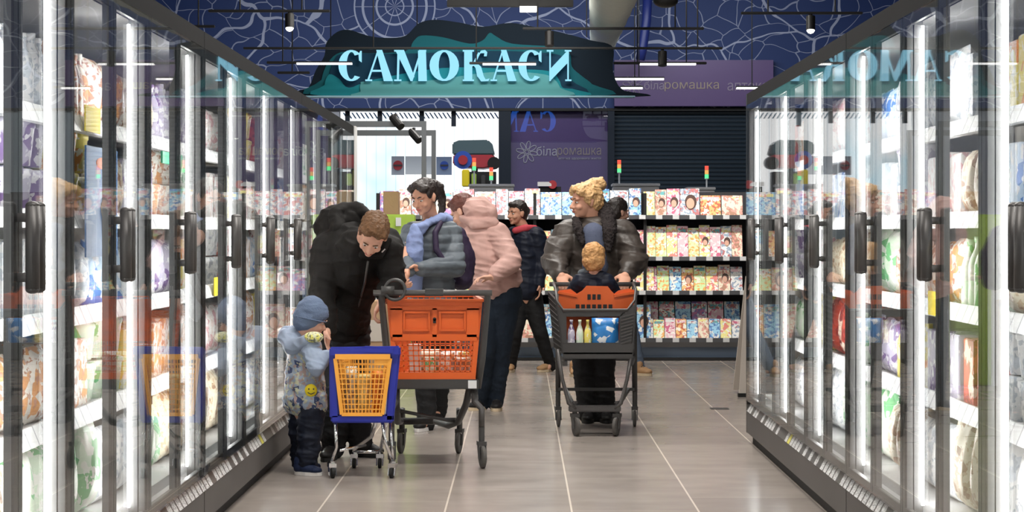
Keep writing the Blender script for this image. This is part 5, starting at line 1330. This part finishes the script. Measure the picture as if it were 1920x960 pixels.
mb.tube([(X(-.215), Y+.06, .45), (X(-.22), Y+.14, .34), (X(-.225), Y+.32, .225), (X(-.225), Y+.60, .20)], .020, 12)
mb.tube([(X(-.25), Y+.66, .195), (X(.13), Y+.66, .195)], .021, 12)
mb.tube([pf[0], pf[0]+Vector((0, -.02, .05))], .02, 10); mb.tube([pf[1], pf[1]+Vector((0, -.02, .05))], .02, 10)
mb.tube([(X(-.22), Y+.2, .30), (X(.12), Y+.34, .22)], .010, 8)
mb.build('lower_frame', M['darkgrey'], cart, smooth=True)
def grocery(name, label, cat, mesh, loc, rz=0, ry=0, sc=(1, 1, 1), mtl=None):
    me = mesh.copy()
    if mtl: me.materials.clear(); me.materials.append(mtl)
    o = bpy.data.objects.new(name, me); COL.objects.link(o); o.location = loc; o.rotation_euler = (0, ry, rz); o.scale = sc
    return tag(o, label, cat)
for kd in ('bag', 'carton', 'tub', 'bottle', 'large_bag'): proto(kd, 'plain white')
zf = zb+.002
grocery('milk_carton', 'tall white carton standing behind the orange cart\'s lower grid', 'carton', protos['carton'], (X(-.115), Y+.10, zf), .1, 0, (.40, .40, .85), M['white'])
grocery('grocery_bag', 'white and orange printed bag in the middle of the orange cart', 'bag', protos['bag'], (X(.055), Y+.09, zf), 0, 0, (.60, .9, .52), PK['white and orange'])
grocery('grocery_bag', 'cream and brown printed bag beside the white carton in the orange cart', 'bag', protos['bag'], (X(-.05), Y+.22, zf), .3, 0, (.9, 1, .55), PK['cream and brown'])
grocery('grocery_tub', 'round white and orange tub in the orange cart', 'tub', protos['tub'], (X(.15), Y+.10, zf), 0, 0, (.7, .7, .65), PK['white and orange'])
grocery('grocery_bag', 'plain white crumpled bag lying low in the orange cart', 'bag', protos['bag'], (X(.09), Y+.29, zf), -.3, 0, (.75, 1, .5), PK['plain white'])
for i_, (dx, dy, hh) in enumerate(((-.03, .075, .10), (.155, .20, .12))):
    grocery('grocery_box', ['small pale green box near the white carton in the orange cart', 'small yellow box at the side of the orange cart'][i_], 'box', protos['carton'], (X(dx), Y+dy, zf), .2, 0, (.35, .3, hh/.2), PK[['pale green', 'yellow'][i_]])

# --- small child's cart with blue frame
Y = 10.42
cart = empty('small_shopping_cart', (gx(682, Y), Y+.25, 0), 'small child\'s cart with royal blue frame and yellow orange basket', 'shopping cart')
def a2(px, py, d=0): return at(px, py, Y+d) if d == 0 else Vector((gx(px, Y), Y+d, gz(py, Y)))
mb = MB()
mb.bar(a2(618, 660), a2(751, 658), .040, .052); mb.bar(a2(681, 656), a2(740, 657), .048, .04)
mb.hexa([a2(618, 785), a2(636, 785), a2(636, 785, .04), a2(618, 785, .04), a2(617, 655), a2(632, 655), a2(632, 655, .04), a2(617, 655, .04)])
mb.hexa([a2(722, 790), a2(738, 790), a2(738, 790, .04), a2(722, 790, .04), a2(733, 655), a2(751, 655), a2(751, 655, .04), a2(733, 655, .04)])
mb.hexa([a2(620, 793), a2(738, 793), a2(738, 793, .04), a2(620, 793, .04), a2(620, 777), a2(738, 777), a2(738, 777, .04), a2(620, 777, .04)])
mb.build('blue_frame', M['blueplastic'], cart, bevel=.008)
zb, zt = gz(777, Y), gz(672, Y); bx0, bx1, tx0, tx1 = gx(641, Y), gx(717, Y), gx(629, Y), gx(732, Y); D = .36
mb = MB(); lattice(mb, [(bx0, Y+.0, zb), (bx1, Y+.0, zb), (tx1, Y-.012, zt), (tx0, Y-.012, zt)], 12, 11, .0052)
mb.bar((tx0, Y-.014, zt+.01), (tx1, Y-.014, zt+.01), .02, .028); mb.bar((bx0, Y, zb), (bx1, Y, zb), .014, .018)
mb.bar((bx0, Y, zb), (tx0, Y-.012, zt), .020, .016, (0, 1, 0)); mb.bar((bx1, Y, zb), (tx1, Y-.012, zt), .020, .016, (0, 1, 0)); mb.box(gx(702, Y), gx(733, Y), Y-.016, Y-.004, zt-.035, zt)
mb.build('basket_end', M['yelloworange'], cart)
for q, (b0, t0) in ((0, (bx0, tx0)), (1, (bx1, tx1))):
    ins = .05*(1 if q == 0 else -1)
    mb = MB(); lattice(mb, [(b0, Y, zb), (b0+ins, Y+D, zb), (t0+ins, Y+D+.03, zt), (t0, Y-.012, zt)], 14, 10, .005); mb.build('basket_side', M['yelloworange'], cart)
mb = MB(); lattice(mb, [(bx0+.05, Y+D, zb), (bx1-.05, Y+D, zb), (tx1-.05, Y+D+.03, zt), (tx0+.05, Y+D+.03, zt)], 10, 10, .005); mb.build('basket_front', M['yelloworange'], cart)
mb = MB(); mb.hexa([(bx0, Y, zb-.008), (bx1, Y, zb-.008), (bx1-.05, Y+D, zb-.008), (bx0+.05, Y+D, zb-.008), (bx0, Y, zb), (bx1, Y, zb), (bx1-.05, Y+D, zb), (bx0+.05, Y+D, zb)]); mb.build('basket_floor', M['yelloworange'], cart)
cs = []
for x_, an in ((gx(623, Y), .3), (gx(734, Y), -.2)): cs.append(caster(cart, x_, Y+.02, .028, 1, .05, an, 'blackrubber', 'chrome', .020))
cf = [caster(cart, gx(664, Y+.46), Y+.46, .028, 1, .05, 0, 'blackrubber', 'chrome', .020), caster(cart, gx(712, Y+.46), Y+.46, .028, 1, .05, 0, 'blackrubber', 'chrome', .020)]
mb = MB()
mb.tube([a2(628, 788, .02), a2(630, 840, .02), cs[0]], .0095, 10); mb.tube([a2(716, 788, .02), a2(722, 830, .02), cs[1]], .0095, 10)
mb.tube([a2(730, 788, .04), a2(735, 850, .04), cs[1]+Vector((0, .01, 0))], .007, 8)
mb.tube([a2(636, 846, .03), Vector((gx(680, Y), Y+.20, .155))], .0075, 8)
mb.tube([Vector((gx(705, Y), Y+.05, gz(788, Y))), Vector((gx(690, Y), Y+.25, .20)), cf[0]+Vector((0, 0, .02)), cf[0]], .012, 10); mb.tube([Vector((gx(725, Y), Y+.05, gz(788, Y))), cf[1]], .010, 10)
mb.tube([cf[0], cf[1]], .009, 8); mb.build('chrome_frame', M['chrome'], cart, smooth=True)
grocery('snack_bag', 'pale yellow bag leaning in the child\'s yellow orange basket', 'bag', protos['bag'], (gx(655, Y), Y+.11, zb+.002), .05, 0, (.36, .9, 1.0), PK['cream and brown'])
grocery('snack_bag', 'cream coloured pointed bag in the middle of the child\'s basket', 'bag', protos['bag'], (gx(680, Y), Y+.10, zb+.002), 0, 0, (.40, .9, .85), print_mat('snack_print', (.80, .62, .25), [(.85, .78, .60)], 12, .5))
grocery('snack_bag', 'deep orange round bag at the side of the child\'s basket', 'bag', protos['bag'], (gx(705, Y), Y+.10, zb+.002), 0, 0, (.34, .9, .9), mat('deep_orange_pack', (.72, .20, .02), .4))

# --- dark cart with orange tray pushed by the blonde woman; front towards the camera
Y = 12.62
cart = empty('shopping_cart', (gx(1117, Y), Y+.35, 0), 'dark grey basket shopping cart with orange child seat, pushed by the blonde woman', 'shopping cart')
c2 = lambda px, py, d=0: Vector((gx(px, Y), Y+d, gz(py, Y)))
mb = MB()    # dark tub: front frame with window, slatted sides
mb.hexa([c2(1056, 673), c2(1186, 673), c2(1186, 673, .03), c2(1056, 673, .03), c2(1054, 643), c2(1188, 643), c2(1188, 643, .03), c2(1054, 643, .03)])
mb.hexa([c2(1054, 645), c2(1063, 645), c2(1063, 645, .025), c2(1054, 645, .025), c2(1044, 570), c2(1062, 590), c2(1062, 590, .025), c2(1044, 570, .025)])
mb.hexa([c2(1161, 645), c2(1184, 645), c2(1184, 645, .025), c2(1161, 645, .025), c2(1162, 590), c2(1190, 570), c2(1190, 570, .025), c2(1162, 590, .025)])
mb.hexa([c2(1060, 594), c2(1164, 594), c2(1164, 594, .02), c2(1060, 594, .02), c2(1056, 584), c2(1176, 584), c2(1176, 584, .02), c2(1056, 584, .02)])
front = mb.build('basket_front', M['darkgrey'], cart, bevel=.004)
mb = MB()
for k in range(9):
    yy = 592+k*6.2; mb.bar(c2(1164, yy+3, -.006), c2(1190-k*.8, yy-4, -.006), .008, .007, (0, 1, 0))
mb.build('slotted_ribs', M['charcoal'], front)
D = .60
for q, (b0, t0, ins) in enumerate(((1055, 1043, 22), (1186, 1192, -22))):
    mb = MB(); B0, T0 = gx(b0, Y), gx(t0, Y); I = ins*Y/F*-.55
    lattice(mb, [(B0, Y+.02, gz(662, Y)), (B0+I, Y+D, gz(662, Y)), (T0+I, Y+D, gz(552, Y)), (T0, Y+.02, gz(562, Y))], 14, 10, .010); mb.build('basket_side', M['darkgrey'], cart)
mb = MB(); mb.hexa([c2(1056, 664), c2(1186, 664), c2(1186, 664, D), c2(1056, 664, D), c2(1056, 661), c2(1186, 661), c2(1186, 661, D), c2(1056, 661, D)]); mb.build('basket_floor', M['darkgrey'], cart)
mb = MB(); mb.tube([c2(1043, 545, .10), c2(1044, 564, .02), c2(1056, 581, -.01), c2(1176, 581, -.01), c2(1190, 564, .02), c2(1194, 545, .10)], .009, 10)
mb.tube([c2(1043, 545, .10), c2(1040, 534, .50)], .010, 8); mb.tube([c2(1194, 545, .10), c2(1196, 534, .50)], .010, 8); mb.build('metal_rim', M['charcoal'], cart, smooth=True)
# orange seat back with shaped top edge, seat and rail
mb = MB(); z = lambda py: gz(py, Y+.2); x = lambda px: gx(px, Y+.2); Y2 = Y+.22
def topedge():
    P_ = [(1047, 582), (1188, 582), (1192, 545), (1180, 541), (1160, 545), (1152, 551), (1146, 545), (1140, 537), (1100, 536), (1092, 545), (1082, 551), (1070, 542), (1048, 545)]
    return [(x(a), z(b)) for a, b in P_]
mb.prism(topedge(), Y2, Y2+.014)
mb.bar((x(1046), Y2-.01, z(548)), (x(1082), Y2-.01, z(555)), .02, .016); mb.bar((x(1152), Y2-.01, z(555)), (x(1193), Y2-.01, z(548)), .02, .016)
seat = mb.build('seat_back', M['orange'], cart, fix=True)
mb = MB()
for a, b_, c_, d_ in ((1078, 1150, 571, 580), (1100, 1128, 552, 562)):
    n = 7 if a == 1078 else 3
    for i in range(n): mb.box(x(a+(b_-a)*i/n+1.5), x(a+(b_-a)*(i+1)/n-1.5), Y2-.004, Y2+.002, z(d_), z(c_))
mb.build('seat_openings', M['black'], seat)
mb = MB(); mb.box(x(1056), x(1180), Y2, Y2+.22, z(583), z(579)); mb.prism([(x(a), z(b)) for a, b in ((1058, 640), (1176, 640), (1182, 588), (1052, 588))], Y2+.2, Y2+.215); mb.build('orange_seat', M['orange'], cart)
mb = MB(); lattice(mb, [(x(1062), Y2+.19, z(650)), (x(1172), Y2+.19, z(650)), (x(1178), Y2+.19, z(590)), (x(1056), Y2+.19, z(590))], 10, 4, .006); mb.build('orange_grid', M['orange'], cart)
mb = MB(); hY = Y+.53; mb.tube([(gx(1030, hY), hY, gz(533, hY)), (gx(1200, hY), hY, gz(533, hY))], .015, 12); mb.build('handle_bar', M['charcoal'], cart, smooth=True)
# legs and wheels
f1 = caster(cart, gx(1080, Y), Y-.02, .060, 1, .10, .35); f2 = caster(cart, gx(1155, Y), Y-.02, .060, 1, .10, -.35)
Yr = Y+.60; r1 = caster(cart, gx(1047, Yr), Yr, .055, 1, .14, .1, w=.022); r2 = caster(cart, gx(1190, Yr), Yr, .055, 1, .14, -.1, w=.022)
mb = MB()
mb.tube([c2(1046, 655, .02), c2(1054, 710, .0), c2(1066, 756, -.02), c2(1080, 766, -.02)], .0125, 12); mb.build('front_leg', M['charcoal'], cart, smooth=True); mb = MB(); mb.tube([c2(1186, 655, .02), c2(1176, 710, .0), c2(1164, 756, -.02), c2(1152, 766, -.02)], .0125, 12)
mb.build('front_leg', M['charcoal'], cart, smooth=True)
mb = MB(); mb.bar(c2(1066, 766, 0), c2(1164, 766, 0), .06, .040); mb.tube([f1, f1+Vector((0, 0, .02))], .02); mb.tube([f2, f2+Vector((0, 0, .02))], .02); mb.build('front_crossbar', M['charcoal'], cart, bevel=.008)
for p, px in ((r1, 1047), (r2, 1189)):
    mb = MB(); mb.tube([Vector((gx(px, Yr), Yr, .98-.03)), Vector((gx(px, Yr), Yr, .60)), p], [.016, .020, .018], 12); mb.build('rear_leg', M['darkgrey'], cart, smooth=True)
mb = MB(); mb.bar((gx(1049, Yr), Yr, .46), (gx(1060, Y), Y+.02, .46), .03, .03); mb.bar((gx(1187, Yr), Yr, .46), (gx(1182, Y), Y+.02, .46), .03, .03)
mb.bar((gx(1080, Y), Y, .17), (gx(1060, Yr), Yr-.02, .25), .02, .02); mb.bar((gx(1155, Y), Y, .17), (gx(1178, Yr), Yr-.02, .25), .02, .02); mb.bar((gx(1047, Yr), Yr, .25), (gx(1190, Yr), Yr, .25), .02, .02); mb.build('chassis', M['darkgrey'], cart)
zf = gz(661, Y)+.001
for px, wds, cl in ((1072, 'dark topped bottle with pink label at one end of the dark cart', 'grey and violet'), (1088, 'pale green bottle beside the pink labelled one in the dark cart', 'pale green'), (1103, 'yellow green bottle next to the blue pack in the dark cart', 'yellow')):
    grocery('bottle', wds, 'bottle', protos['bottle'], (gx(px, Y), Y+.10, zf), 0, 0, (.62, .62, .80), PK[cl])
grocery('blue_pack', 'big blue and white pack in the front window of the dark cart', 'pack', protos['large_bag'], (gx(1136, Y), Y+.11, zf), 0, 0, (.72, .8, .72), print_mat('blue_pack_print', (.03, .22, .58), [(.80, .82, .84)], 22, .45))
